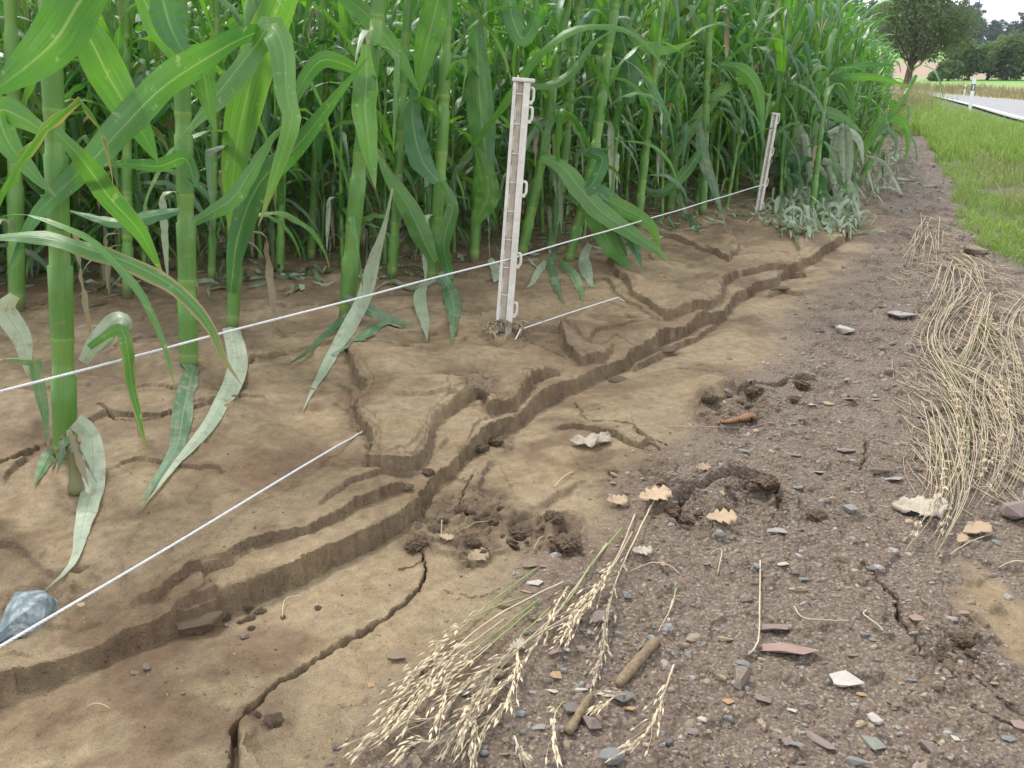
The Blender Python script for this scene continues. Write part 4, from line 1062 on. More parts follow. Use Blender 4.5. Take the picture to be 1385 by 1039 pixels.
# the rest of the crop, far past counting: one mass
def lowleaf(seed, up):
    rs = random.Random(seed)
    V, Fq, UV = proc_leaf(rs.uniform(.45, .75), rs.uniform(.042, .065), R(rs.uniform(58, 86)), R(rs.uniform(-80, 20)), rs.uniform(1.1, 2.2), rs.uniform(-.9, .9), rs.uniform(-1.6, 1.6), seed, n=9)
    return V.reshape(9, 5, 3)[:, ::2].reshape(-1, 3), UV.reshape(9, 5, 2)[:, ::2].reshape(-1, 2)
LL = [lowleaf(200 + i, 0) for i in range(14)]
qi = np.array([(i * 3 + j, i * 3 + j + 1, (i + 1) * 3 + j + 1, (i + 1) * 3 + j) for i in range(8) for j in range(2)])
bv, bq, bu, off = [], [], [], 0
sv, sq, soff = [], [], 0
for (x_, y_, px, r_) in spots[262:]:
    z0 = float(surf(x_, y_)); s_ = rnd.uniform(.88, 1.1) * HS_(px, proj((x_, y_, z0))[1], r_); lx, ly = rnd.gauss(.04, .06), rnd.gauss(0, .06); a0 = rnd.uniform(0, 6.28)
    pts = np.array([[x_ + lx * h_, y_ + ly * h_, z0 + h_] for h_ in (0, .8 * s_, 1.75 * s_)]) 
    V, Fq = tube(pts, [.018, .015, .008], 5, caps=False); sv.append(V); sq += [tuple(i + soff for i in f) for f in Fq]; soff += len(V)
    for k in [1, 1.5, 2, 2.5, 3, 3.5, 4, 4.5, 5, 5.5, 6, 6.5, 7, 8, 9, 10, 11, 12]:
        h_ = (.1 + .13 * k) * s_; a = a0 + k * math.pi + rnd.uniform(-.6, .6); lv, lu = rnd.choice(LL); f = s_ * rnd.uniform(.8, 1.2)
        ca, sa = math.cos(a) * f, math.sin(a) * f
        bv.append(np.stack([x_ + lx * h_ + lv[:, 0] * ca - lv[:, 1] * sa, y_ + ly * h_ + lv[:, 0] * sa + lv[:, 1] * ca, z0 + h_ + lv[:, 2] * f], 1)); bu.append(lu); bq.append(qi + off); off += len(lv)
if bv:
    o = fast_mesh('corn_crop_mass', np.concatenate(bv), np.concatenate(bq), M['leaf'], smooth=True)
    lay = o.data.uv_layers.new(name='UVMap'); li = np.empty(len(o.data.loops), int); o.data.loops.foreach_get('vertex_index', li)
    lay.data.foreach_set('uv', np.concatenate(bu)[li].ravel()); tag(o, 'mass of corn leaves deep in the field', 'corn crop', kind='stuff')
    o = fast_mesh('corn_stalk_mass', np.concatenate(sv), np.array(sq), M['ear'], smooth=True); tag(o, 'mass of corn stalks deep in the field', 'corn crop', kind='stuff')

# ------------------------------------------------------------------ weeds and leaf litter under the crop
def blades(name, XY, H_, Wb, m, lean=.5, seed=0, seg=3, zoff=0.):
    rs = np.random.RandomState(seed); n = len(XY)
    z0 = surf(XY[:, 0], XY[:, 1]) + zoff; a = rs.rand(n) * 6.283; ln = lean * rs.rand(n) ** .8; h_ = H_ * rs.uniform(.5, 1.2, n); wd = Wb * rs.uniform(.6, 1.2, n)
    b_ = rs.rand(n) * 6.283
    V = np.zeros((n, seg * 2 + 1, 3)); 
    for k in range(seg + 1):
        t = k / seg; dx = ln * h_ * t ** 2; cx = XY[:, 0] + dx * np.cos(a); cy = XY[:, 1] + dx * np.sin(a); cz = z0 + h_ * (t - .35 * ln * t * t)
        if k < seg:
            w_ = wd * (1 - .75 * t) / 2
            V[:, 2 * k] = np.stack([cx - w_ * np.cos(b_), cy - w_ * np.sin(b_), cz], 1); V[:, 2 * k + 1] = np.stack([cx + w_ * np.cos(b_), cy + w_ * np.sin(b_), cz], 1)
        else: V[:, 2 * seg] = np.stack([cx, cy, cz], 1)
    o_ = np.arange(n)[:, None] * (seg * 2 + 1); T = []
    for k in range(seg - 1):
        T += [o_ + np.array([[2 * k, 2 * k + 1, 2 * k + 3]]), o_ + np.array([[2 * k, 2 * k + 3, 2 * k + 2]])]
    k = seg - 1; T.append(o_ + np.array([[2 * k, 2 * k + 1, 2 * seg]]))
    return fast_mesh(name, V.reshape(-1, 3), np.concatenate(T), m)
def scatter(n, a0, a1, r0, r1, fn, seed, pw=1.):
    rs = np.random.RandomState(seed); a = np.radians(rs.uniform(a0, a1, n)); r_ = r0 * (r1 / r0) ** (rs.rand(n) ** pw)
    X = np.stack([r_ * np.sin(a), r_ * np.cos(a)], 1); return X[fn(X)]
def in_field(X): 
    d, s_, _, _ = polydist(X, EDGE); pxy = np.array([proj((q[0], q[1], z_)) for q, z_ in zip(X, surf(X[:, 0], X[:, 1]))])
    lim = np.interp(pxy[:, 0], LIMX, LIMY)
    return (s_ > .08) & (pxy[:, 1] < lim - 22) & (perlin(X[:, 0] * 2.5, X[:, 1] * 2.5, 5) > -.05)
X = scatter(9000, -34, 26, 2.2, 9, in_field, 3)
tag(blades('weeds', X, .065, .013, M['weed'], 1.4, 1, zoff=-.004), 'small green weeds among the corn feet', 'weeds', kind='stuff')
# flattened leaf litter: crumpled little ribbons at the crop's feet
def litter(spots_, m, name, label, seed, ln=(.06, .2), wd=(.008, .022), up=.02, cvr=1.6):
    rs = random.Random(seed); pcs = []; uvs = []
    for (x_, y_) in spots_:
        a = rs.uniform(0, 6.28); L_ = rs.uniform(*ln); k = 7; s = np.linspace(0, 1, k); ph = rs.uniform(0, 6); cv = rs.uniform(-cvr, cvr)
        ang = a + cv * s; C = np.cumsum(np.stack([np.cos(ang), np.sin(ang)], 1) * L_ / k, 0) + [x_, y_]
        z = surf(C[:, 0], C[:, 1]) + .004 + up * (.5 + .5 * np.sin(ph + 5 * s)) * rs.random()
        C = np.column_stack([C, z]); S = np.stack([-np.sin(ang), np.cos(ang), 0 * ang], 1)
        V, Fq, UV = ribbon(C, wprof(s, rs.uniform(*wd), .7), S, .2, .3, rs.randint(0, 999), nu=2, twist=rs.uniform(-1.2, 1.2) * np.sin(s * 5 + ph))
        pcs.append((V, Fq)); uvs.append(UV)
    V, Fq = join(pcs); o = link_mesh(name, V, Fq, m, uv=np.concatenate(uvs), smooth=True); tag(o, label, 'leaf litter', kind='stuff'); return o
def band(X): 
    d, s_, _, _ = polydist(X, EDGE); pxy = np.array([proj((q[0], q[1], z_)) for q, z_ in zip(X, surf(X[:, 0], X[:, 1]))]); lim = np.interp(pxy[:, 0], LIMX, LIMY)
    return (s_ > .04) & (pxy[:, 1] < lim + 22) & (perlin(X[:, 0] * 3, X[:, 1] * 3, 8) > -.12)
litter(scatter(1500, -34, 26, 2.2, 9, band, 5), M['leaf_pale'], 'leaf_litter', 'silt washed leaf scraps flattened at the feet of the corn', 1)
litter(scatter(900, -34, 26, 2.2, 9, band, 6), M['leaf_mud'], 'leaf_litter', 'muddy green leaf scraps among the corn feet', 2, up=.05)
litter(scatter(350, -34, 26, 2.2, 9, band, 7), M['leaf_dry'], 'leaf_litter', 'withered tan leaf scraps among the corn feet', 3)
far_e = [on(rnd.uniform(1040, 1165), rnd.uniform(270, 318))[:2] for _ in range(150)]
litter(far_e, M['leaf_pale'], 'leaf_litter', 'heap of whitish washed leaves under the broken corn', 4, ln=(.1, .25), wd=(.010, .025), up=.10, cvr=.7)
far_e = [on(rnd.uniform(1130, 1215), rnd.uniform(200, 262))[:2] for _ in range(160)]
litter(far_e, M['leaf_pale'], 'leaf_litter', 'whitish leaf scraps where the lane meets the far corn', 5, ln=(.15, .35), wd=(.010, .025), up=.15, cvr=.7)

# ------------------------------------------------------------------ white plastic posts
def post(name, bx, by, tx, ty, wpx, label, hooks):
    b = on(bx, by); b[2] -= .03; m = pxm(b); t_ = at_depth(tx, ty, b[1]); d = t_ - b; H_ = float(np.linalg.norm(d)); W = wpx * m
    root = empty(name, b, label, 'fence post', 'white plastic fence posts', ry=math.atan2(d[0], d[2]))
    def bit(nm, bxs, mm=M['post'], bev=.0012):
        V, Fq = join([box(*q) for q in bxs]); o = link_mesh(nm, V, Fq, mm, root)
        md = o.modifiers.new('b', 'BEVEL'); md.width = bev; md.segments = 2; md.limit_method = 'ANGLE'; return o
    D = W * .55
    bit('rail', [(-.5 * W, -D * .5, 0, -.30 * W, D * .5, H_)])
    bit('rail', [(.10 * W, -D * .62, 0, .5 * W, D * .5, H_)])
    bit('web', [(-.30 * W + .0005, -D * .22, 0, .10 * W - .0005, D * .3, H_)], M['post_web'])
    nw = 9
    for k in range(nw):     # stiffening ribs across the channel
        z_ = H_ * (k + .6) / nw
        bit('rib', [(-.30 * W + .0004, -D * .36, z_, .10 * W - .0004, -D * .2205, z_ + .004)], M['post'], .0008)
        bit('rib', [(-.30 * W + .0004, -D * .32, z_ + .012, -.22 * W, -D * .2205, z_ + H_ / nw * .62)], M['post'], .0008)
    bit('cap', [(-.58 * W, -D * .72, H_ + .0005, .72 * W, D * .6, H_ + .012)], bev=.003)
    for f in hooks:
        z_ = H_ * f
        zz = np.array([0, .3, .55, .8, 1.]) * .055
        P_ = np.array([[.48, 0, 0], [.66, 0, 0.002], [.72, 0, .012], [.71, 0, .034], [.64, 0, .040], [.50, 0, .040]]) * [W, 1, 1] + [0, -D * .35, z_]
        V, Fq = tube(spline(P_, 12), .0058 * W / .07, 6); link_mesh('hook', V, Fq, M['post'], root, smooth=True)
        V, Fq = box(.501 * W, -D * .5, z_ - .006, .68 * W, D * .1, z_ + .004); link_mesh('hook', V, Fq, M['post'], root)
    return root, b, d
p1, b1, d1 = post('fence_post', 680, 445, 706, 112, 22, 'tall white plastic fence post with hooks standing in the mud, nearest the camera', [.93, .86, .58, .30, .10])
p2, b2, d2 = post('fence_post', 1024, 287, 1048, 156, 8.5, 'smaller white plastic fence post leaning right against the far corn', [.93, .62, .32, .08])
# withered tuft around the post foot
pcs = []; uvs = []
for i in range(34):
    q = on(680 + rnd.uniform(-26, 30), 452 + rnd.uniform(-8, 10)); a = rnd.uniform(-2.6, .2); s = np.linspace(0, 1, 7); L_ = rnd.uniform(.03, .10)
    C = np.stack([q[0] + L_ * s * math.cos(a), q[1] - .01 + L_ * s * math.sin(a) * .6, q[2] + .02 + .03 * np.sin(s * 2.6) - .0 * s], 1)
    C[:, 2] = np.maximum(C[:, 2] - .03 * s, surf(C[:, 0], C[:, 1]) + .003)
    V, Fq, UV = ribbon(C, wprof(s, rnd.uniform(.004, .011), .6), np.tile([-math.sin(a), math.cos(a), .2], (7, 1)), .3, .2, i, nu=2); pcs.append((V, Fq)); uvs.append(UV)
V, Fq = join(pcs); tag(link_mesh('dead_leaf_tuft', V, Fq, M['leaf_dry'], uv=np.concatenate(uvs)), 'withered tan leaf tuft caught round the foot of the near white post', 'dead leaves')

# ------------------------------------------------------------------ cords
def cord(name, pts, rad, label):
    P_ = np.array(pts)
    L_ = np.concatenate([[0], np.cumsum(np.linalg.norm(np.diff(P_, axis=0), axis=1))]); n = int(L_[-1] / .0035)
    s = np.linspace(0, L_[-1], n); C = np.stack([np.interp(s, L_, P_[:, i]) for i in range(3)], 1)
    if 'lower' in label:
        f2_ = (C[:, 1] >= l2[1]) & (C[:, 1] <= l3[1]); C[f2_, 2] = np.maximum(C[f2_, 2], surf(C[f2_, 0], C[f2_, 1]) + .003)
        fr = (C[:, 1] <= l1[1] + .002); C[fr, 2] = np.maximum(C[fr, 2], surf(C[fr, 0], C[fr, 1]) + .004)
        kk = np.ones(61) / 61; zz_ = np.convolve(np.pad(C[:, 2], 30, 'edge'), kk, 'valid'); C[fr, 2] = np.maximum(zz_[fr], C[fr, 2] - .002)
    C[:, 2] -= .0016 * np.sin(s * 2.3) + .0008 * np.sin(s * 9)
    T = np.gradient(C, axis=0); T /= np.linalg.norm(T, axis=1)[:, None]; A = np.cross(T, [0, 0, 1.]); A /= np.linalg.norm(A, axis=1)[:, None]; B = np.cross(T, A)
    pcs = []
    for k in range(3):
        ph = s * 2 * math.pi / .018 + k * 2.094
        C2 = C + (np.cos(ph)[:, None] * A + np.sin(ph)[:, None] * B) * rad * .5
        V = np.array([C2[i] + rad * .58 * (math.cos(a) * A[i] + math.sin(a) * B[i]) for i in range(n) for a in (0, 1.257, 2.513, 3.77, 5.027)])
        ii = np.arange(n * 5).reshape(n, 5); Qd = np.stack([ii[:-1], np.roll(ii[:-1], -1, 1), np.roll(ii[1:], -1, 1), ii[1:]], -1).reshape(-1, 4); pcs.append((V, Qd))
    V = np.concatenate([p_[0] for p_ in pcs]); Qd = np.concatenate([p_[1] + k * n * 5 for k, p_ in enumerate(pcs)])
    return tag(fast_mesh(name, V, Qd, M['rope'], smooth=True), label, 'cord', 'white fence cords')
r1 = at_depth(683, 352.5, b1[1] - .035); r2 = at_depth(1034, 250, b2[1] - .02)
q0 = hit(0, 528, lambda x_, y_: base(x_, y_), .30); q0 = at_depth(0, 528, q0[1]); dq = q0 - r1
qa = at_depth(330, 441, r1[1] + (q0[1] - r1[1]) * .5)
tt = (r1[1] - qa[1]) and 1
cord('white_cord', [q0 + dq * .5, q0, r1, r2, r2 + np.array([.25, 2.2, .14])], .0046 * .62, 'upper white twisted cord running past both posts')
l0, l1, l2, l3 = on(0, 874, .115), on(489, 584, .004), on(704, 446, .022), on(836, 402, .016)
cord('white_cord', [l0 + (l0 - l1) * .6, l0, l1, l1 + (l2 - l1) * .1 - [0, 0, .03], l2 - (l2 - l1) * .06 - [0, 0, .03], l2, l3, l3 + (l3 - l2) * .1 - [0, 0, .03]], .0024, 'lower white cord partly buried under the mud bank')

# ------------------------------------------------------------------ stones
CL = {'blue': ('blue-grey', (.16, .195, .21)), 'dblue': ('dark slate blue', (.085, .10, .115)), 'purple': ('purple-grey', (.20, .145, .15)), 'pink': ('dull pink', (.30, .18, .165)), 'white': ('white', (.60, .57, .51)),
      'grey': ('light grey', (.30, .29, .29)), 'tan': ('tan', (.36, .27, .17)), 'orange': ('orange', (.46, .27, .12)), 'green': ('greenish grey', (.20, .25, .21)), 'dark': ('dark brown', (.085, .065, .055)), 'sand': ('mud covered', (.20, .155, .10))}
def hull(seed, npt=18, flat=.45, bev=.05, elong=1.5):
    rs = np.random.RandomState(seed); bm = bmesh.new()
    for i in range(npt):
        v = rs.normal(size=3); v /= np.linalg.norm(v); v *= rs.uniform(.8, 1.0); bm.verts.new((v[0] * elong, v[1], np.clip(v[2], -.75, .75) * flat))
    g_ = bmesh.ops.convex_hull(bm, input=bm.verts)
    bmesh.ops.delete(bm, geom=list({e for e in g_['geom_interior'] + g_['geom_unused'] if isinstance(e, bmesh.types.BMVert)}), context='VERTS')
    bmesh.ops.bevel(bm, geom=list(bm.edges), offset=bev, segments=1, affect='EDGES', clamp_overlap=True)
    bmesh.ops.triangulate(bm, faces=bm.faces); bmesh.ops.subdivide_edges(bm, edges=bm.edges, cuts=1, use_grid_fill=True)
    P_ = np.array([v.co[:] for v in bm.verts]); nn = fbm(P_[:, 0] * 2.5 + P_[:, 2] * 3 + seed, P_[:, 1] * 2.5 - P_[:, 2] * 2, 4, seed % 7 + 1, .6)
    for v, f_ in zip(bm.verts, nn): v.co += v.co.normalized() * float(f_) * .13
    bmesh.ops.triangulate(bm, faces=[f for f in bm.faces if len(f.verts) > 4])
    xs = max(abs(v.co.x) for v in bm.verts)
    for v in bm.verts: v.co *= .5 / xs
    me = bpy.data.meshes.new('stone'); bm.to_mesh(me); bm.free(); return me
SHAPES = {}
def stone_mesh(shape, colr):
    k = (shape, colr)
    if k not in SHAPES:
        s_, kind = shape
        me = {'slab': lambda: hull(s_, 12, .28, .04, 1.5), 'chip': lambda: hull(s_, 11, .35, .03, 1.35), 'lump': lambda: hull(s_, 20, .7, .07, 1.2), 'long': lambda: hull(s_, 13, .35, .05, 2.6)}[kind]()
        at_ = me.color_attributes.new('col', 'FLOAT_COLOR', 'POINT'); rs = np.random.RandomState(s_)
        c4 = np.ones((len(me.vertices), 4)); c4[:, :3] = np.array(CL[colr][1]) * rs.uniform(.85, 1.15, (len(me.vertices), 1)); at_.data.foreach_set('color', c4.astype(np.float32).ravel())
        me.materials.append(M['stone']); SHAPES[k] = me
    return SHAPES[k]
def stone(px, py, wpx, kind, colr, label, rz=0., seed=None, tall=1., sink=.3, group='stones on the lane', name='stone', tilt=.12):
    q = on(px, py); w_ = wpx * pxm(q)
    o = bpy.data.objects.new(name, stone_mesh((seed if seed is not None else rnd.randint(0, 5), kind), colr)); COL.objects.link(o)
    o.scale = (w_, w_, w_ * tall); h_ = {'slab': .09, 'chip': .12, 'lump': .28, 'long': .07}[kind] * w_ * tall
    o.location = (q[0], q[1], float(surf(q[0], q[1])) + h_ * (1 - 2 * sink) ); o.rotation_euler = (rnd.uniform(-tilt, tilt), rnd.uniform(-tilt, tilt), R(rz))
    return tag(o, label, 'stone', group)
# the big one at the left, with more faceting
q = on(40, 848); w_ = 80 * pxm(q)
bm = bmesh.new(); me = hull(77, 34, .82, .03, 1.22); bm.from_mesh(me)
bmesh.ops.triangulate(bm, faces=bm.faces); bmesh.ops.subdivide_edges(bm, edges=bm.edges, cuts=2, use_grid_fill=True)
for v in bm.verts:
    n_ = float(fbm(np.array([v.co.x * 7 + v.co.z * 3]), np.array([v.co.y * 7 - v.co.z * 4]), 3, 4)[0]); v.co += v.co.normalized() * n_ * .05
bm.to_mesh(me); bm.free()
at_ = me.color_attributes.new('col', 'FLOAT_COLOR', 'POINT') if 'col' not in me.color_attributes else me.color_attributes['col']
co = np.empty(len(me.vertices) * 3); me.vertices.foreach_get('co', co); co = co.reshape(-1, 3)
f = sst(fbm(co[:, 0] * 5 + co[:, 2] * 5, co[:, 1] * 5, 4, 6), -.1, .25)
c4 = np.ones((len(co), 4)); c4[:, :3] = np.array([.125, .160, .172]) * (1 - f[:, None]) + np.array([.33, .37, .37]) * f[:, None]; at_.data.foreach_set('color', c4.astype(np.float32).ravel())
me.materials.append(M['boulder']); o = bpy.data.objects.new('stone', me); COL.objects.link(o); o.scale = (w_,) * 3; o.location = (q[0], q[1], float(surf(q[0], q[1])) + .2 * w_); o.rotation_euler = (.1, -.2, .4)
tag(o, 'large blue-grey stone behind the lower cord at the left border', 'stone')
HS = [(1142, 922, 40, 'slab', 'white', 'white bone-like stone with a pinkish end on the gravel', 0), (1108, 1003, 44, 'long', 'purple', 'long pointed purple slate lying near the bottom edge', -45),
      (1068, 884, 72, 'long', 'pink', 'long pink stone half sunk, below the flat purple stone', -12), (1048, 851, 42, 'slab', 'purple', 'flat purple stone at the foot of the upright straw', 10),
      (1176, 1008, 32, 'chip', 'green', 'greenish grey stone near the bottom edge', 0), (836, 943, 40, 'slab', 'dblue', 'dark blue slate resting between the mud-caked reeds', -12), (1182, 976, 18, 'lump', 'white', 'white pebble above the greenish stone', 0),
      (1160, 1034, 30, 'chip', 'blue', 'blue-grey stone cut by the bottom border', 0), (1255, 1016, 24, 'lump', 'purple', 'purplish lump right of the greenish stone', 0), (1207, 650, 28, 'slab', 'grey', 'pale grey flat stone left of the straw swath', 0),
      (1190, 640, 26, 'chip', 'dark', 'dark brown stone behind the pale flat stone', 0), (1218, 428, 36, 'slab', 'grey', 'long pale slate lying on the far lane', 25), (1141, 451, 22, 'lump', 'white', 'whitish lump on the middle of the lane', 0),
      (1108, 449, 13, 'chip', 'blue', 'small blue stone left of the whitish lump', 0), (1150, 449, 10, 'lump', 'dark', 'dark stone touching the whitish lump', 0), (1375, 698, 40, 'lump', 'purple', 'purple stone at the right border beside the straw ends', 20), (1366, 694, 22, 'slab', 'dblue', 'blue slate beside the purple stone at the right border', 0),
      (1341, 327, 28, 'slab', 'tan', 'brown flat stone at the edge of the grass', 0), (1318, 345, 26, 'lump', 'sand', 'muddy lump at the edge of the grass', 0), (1281, 237, 16, 'slab', 'grey', 'pale stone where the grass begins', 0), (1058, 721, 34, 'long', 'grey', 'long grey slate right of the oak leaf', -12),
      (1148, 692, 18, 'lump', 'grey', 'light stone right of the big footprint', 0), (1059, 764, 14, 'chip', 'white', 'white chip above the upright straw gravel', 15), (1087, 784, 14, 'chip', 'blue', 'blue chip below right of the white chip', 0), (1073, 774, 12, 'chip', 'dblue', 'dark blue chip beside the white chip', 0),
      (1179, 769, 17, 'slab', 'dblue', 'blue slate at the upper end of the right crack', 0), (1241, 838, 24, 'slab', 'pink', 'pinkish stone right of the crack', 0), (980, 867, 20, 'chip', 'tan', 'tan orange stone left of the flat purple stone', 0), (982, 950, 18, 'slab', 'orange', 'orange chip left of the white bone-like stone', 12),
      (1032, 947, 20, 'chip', 'purple', 'lilac stone between the orange chip and the white stone', 0), (1170, 860, 14, 'chip', 'blue', 'blue chip above the white bone-like stone', 0), (1180, 866, 11, 'chip', 'blue', 'second blue chip touching another above the white stone', 0), (1233, 922, 13, 'chip', 'blue', 'teal chip right of the white bone-like stone', 0),
      (500, 928, 13, 'slab', 'orange', 'orange chip alone on the brown silt left of the stalks', 0), (331, 863, 11, 'lump', 'purple', 'lilac pebble alone on the channel floor', 20), (197, 905, 13, 'lump', 'purple', 'purple pebble pressed into the channel floor', 0), (180, 911, 18, 'long', 'sand', 'muddy sliver left of the purple pebble', 15), (248, 939, 6, 'lump', 'blue', 'tiny blue pebble on the channel floor', 0),
      (305, 847, 7, 'lump', 'purple', 'tiny purple pebble at the foot of the bank', 0), (812, 840, 24, 'lump', 'purple', 'purple stone beside the long panicles', 30), (846, 808, 14, 'lump', 'blue', 'blue stone right of the panicles', 0), (767, 882, 9, 'lump', 'white', 'small white pebble among the panicle stems', 0),
      (724, 790, 20, 'slab', 'white', 'pale flat shell-like chip between straw tips', 0), (712, 801, 16, 'long', 'tan', 'tan chip right of the green stems', -35), (723, 811, 10, 'chip', 'dblue', 'dark blue chip under the tan chip', 0), (716, 765, 22, 'slab', 'sand', 'muddy flat stone above the straw bundle', 0), (732, 766, 12, 'chip', 'pink', 'pink chip beside the muddy flat stone', 0),
      (536, 888, 26, 'slab', 'sand', 'mud covered flat stone on the brown silt', -12), (629, 940, 12, 'lump', 'blue', 'blue pebble among the seed heads', 0), (553, 1010, 15, 'lump', 'blue', 'blue pebble beneath the lowest panicles', 0), (655, 1021, 12, 'lump', 'blue', 'blue pebble at the bottom edge', 0), (752, 915, 18, 'chip', 'orange', 'orange chip between the bundle and the reeds', -20),
      (748, 936, 14, 'slab', 'white', 'white chip below the orange chip', 0), (786, 935, 18, 'slab', 'white', 'creamy chip left of the dark blue slate', 0), (812, 937, 11, 'chip', 'tan', 'peach chip touching the dark blue slate', 0), (774, 960, 26, 'chip', 'dblue', 'dark slate chip behind the muddy reed', 0), (798, 984, 26, 'lump', 'purple', 'purple brown stone below the muddy reed', 0), (730, 985, 18, 'slab', 'grey', 'grey angular chip left of the muddy reed', 40),
      (1105, 700, 10, 'chip', 'tan', 'tan chip on the lane', 0), (852, 960, 16, 'chip', 'orange', 'orange chip under the dark blue slate', 0), (826, 1030, 34, 'lump', 'blue', 'blue-grey stone at the bottom edge below the reeds', 0), (903, 1006, 14, 'lump', 'dblue', 'dark pebble right of the bottom seed head', 0), (892, 941, 11, 'chip', 'dblue', 'blue chip on the right of the thin seed head', 0),
      (680, 822, 20, 'chip', 'sand', 'brown chip under the stems', 0), (672, 914, 18, 'lump', 'tan', 'tan lump among seed heads', 30), (690, 930, 20, 'slab', 'purple', 'purple chip under the long white stems', 0), (752, 882, 18, 'slab', 'pink', 'rosy chip under the stem crossing', 40), (1098, 548, 10, 'slab', 'white', 'white flake on the middle lane', 0), (1120, 547, 16, 'slab', 'tan', 'cream flat stone on the middle lane', 0),
      (1151, 541, 18, 'slab', 'purple', 'purple flat stone on the middle lane', 0), (1182, 541, 14, 'slab', 'blue', 'blue flat stone right of the purple flat one', 0), (1081, 567, 22, 'slab', 'dark', 'dark flat stone with blue neighbour on the middle lane', 0), (1070, 575, 14, 'slab', 'blue', 'blue stone touching the dark flat one', 0), (1246, 565, 14, 'slab', 'dblue', 'dark blue stone at the swath edge', 0),
      (1143, 610, 24, 'slab', 'purple', 'reddish purple slab above the small crack', 0), (1072, 616, 22, 'slab', 'purple', 'lilac slab on the lane', -10), (1107, 640, 18, 'slab', 'grey', 'pale sliver on the lane below the lilac slab', -25), (1005, 612, 16, 'chip', 'grey', 'pale chip right of the footprint rim', -20), (1079, 660, 14, 'chip', 'blue', 'blue chip right of the big footprint', 0),
      (1364, 999, 22, 'slab', 'blue', 'blue flat stone near the lower right corner', 0), (1380, 983, 26, 'slab', 'pink', 'pink stone at the lower right border', 0), (1290, 999, 12, 'slab', 'white', 'white sliver near the lower right corner', 0), (1289, 959, 10, 'chip', 'tan', 'cream chip above the white sliver', 0), (1060, 1004, 22, 'chip', 'purple', 'purple chip left of the long pointed slate', 0), (1078, 1008, 18, 'slab', 'blue', 'blue chip touching the long pointed slate', 0),
      (1089, 955, 16, 'chip', 'purple', 'lilac chip below the white bone-like stone', 0), (1072, 962, 12, 'chip', 'white', 'pale chip beside the lilac one', 0), (950, 977, 12, 'lump', 'white', 'white square chip low in the gravel', 0), (940, 990, 24, 'chip', 'purple', 'purple chip below the white square chip', 0), (1330, 884, 10, 'chip', 'blue', 'blue chip on the right silt flat', 0), (1004, 898, 18, 'chip', 'blue', 'blue chip left of the long pink stone', 0),
      (1345, 925, 10, 'chip', 'tan', 'small tan chip beside the lower right crack', 0), (1165, 940, 12, 'chip', 'orange', 'rusty chip right below the white bone-like stone', 0), (1294, 885, 10, 'lump', 'dark', 'dark crumb by the right silt flat', 0)]
seen_ = set()
for (px, py, w_, kd, cc, lab, rz) in HS:
    stone(px, py, w_ * 1.18, kd, cc, lab, rz + rnd.uniform(-12, 12), sink=.12)
# gravel: a mass of chips and grit
def chips(XY, size, seed, palette, flat=.35, lift=.25):
    rs = np.random.RandomState(seed); n = len(XY); sz = size
    k = 5; a = (np.arange(k)[None] + rs.uniform(-.32, .32, (n, k))) * 2 * np.pi / k + rs.rand(n, 1) * 6.28
    rad = rs.uniform(.6, 1.1, (n, k)) * sz[:, None] * .5; el = rs.uniform(1, 1.9, n)
    ca = rs.rand(n) * 3.14
    X = rad * np.cos(a) * el[:, None] ** .5; Y = rad * np.sin(a) / el[:, None] ** .5
    X, Y = X * np.cos(ca)[:, None] - Y * np.sin(ca)[:, None], X * np.sin(ca)[:, None] + Y * np.cos(ca)[:, None]
    th = sz * flat * rs.uniform(.5, 1.3, n); tx, ty = rs.normal(0, .22, n), rs.normal(0, .22, n)
    z0 = surf(XY[:, 0], XY[:, 1]) - th * (1 - lift) * .5
    bot = np.stack([X * .85 + XY[:, :1], Y * .85 + XY[:, 1:], (z0[:, None] + X * tx[:, None] + Y * ty[:, None] - .2 * th[:, None])], -1)
    mid_ = np.stack([X + XY[:, :1], Y + XY[:, 1:], (z0 + th * .55)[:, None] + X * tx[:, None] + Y * ty[:, None]], -1)
    top = np.stack([X * .66 + XY[:, :1], Y * .66 + XY[:, 1:], (z0 + th)[:, None] + .66 * (X * tx[:, None] + Y * ty[:, None]) + rs.uniform(-.12, .12, (n, k)) * th[:, None]], -1)
    V = np.concatenate([bot, mid_, top], 1).reshape(-1, 3); o_ = (np.arange(n) * 3 * k)[:, None]
    T = []
    for j in range(k):
        j2 = (j + 1) % k
        for l_ in (0, k):
            T += [o_ + [[l_ + j, l_ + j2, l_ + k + j2]], o_ + [[l_ + j, l_ + k + j2, l_ + k + j]]]
    for j in range(1, k - 1): T.append(o_ + [[2 * k, 2 * k + j, 2 * k + j + 1]])
    cc = np.array([CL[q][1] for q in palette])[rs.randint(0, len(palette), n)] * rs.uniform(.7, 1.25, (n, 1))
    return V, np.concatenate(T), np.repeat(cc, 3 * k, 0)
def lane_fn(lo, seed=1):
    def f(X):
        _, _, gvv, _ = fields(X); rs = np.random.RandomState(seed); g_ = grass_sd(X)
        return (gvv * (.55 + .9 * fbm(X[:, 0] * 4, X[:, 1] * 4, 3, 77)) > rs.rand(len(X)) * lo) & (g_ < .1)
    return f
pal = ['purple', 'sand', 'sand', 'dark', 'grey', 'sand', 'blue', 'dark', 'purple', 'tan', 'sand', 'dblue', 'sand', 'grey']
X1 = scatter(19000, -20, 33, .95, 9.5, lane_fn(.9), 11)
r1_ = np.hypot(X1[:, 0], X1[:, 1]); s1 = np.exp(np.random.RandomState(1).normal(math.log(.0042), .55, len(X1))) * (1 + .42 * r1_)
V, T, cc = chips(X1, np.minimum(s1, .04), 5, pal)
tag(fast_mesh('gravel', V, T, M['gravel'], col=cc), 'loose slate gravel strewn over the lane', 'gravel', kind='stuff')
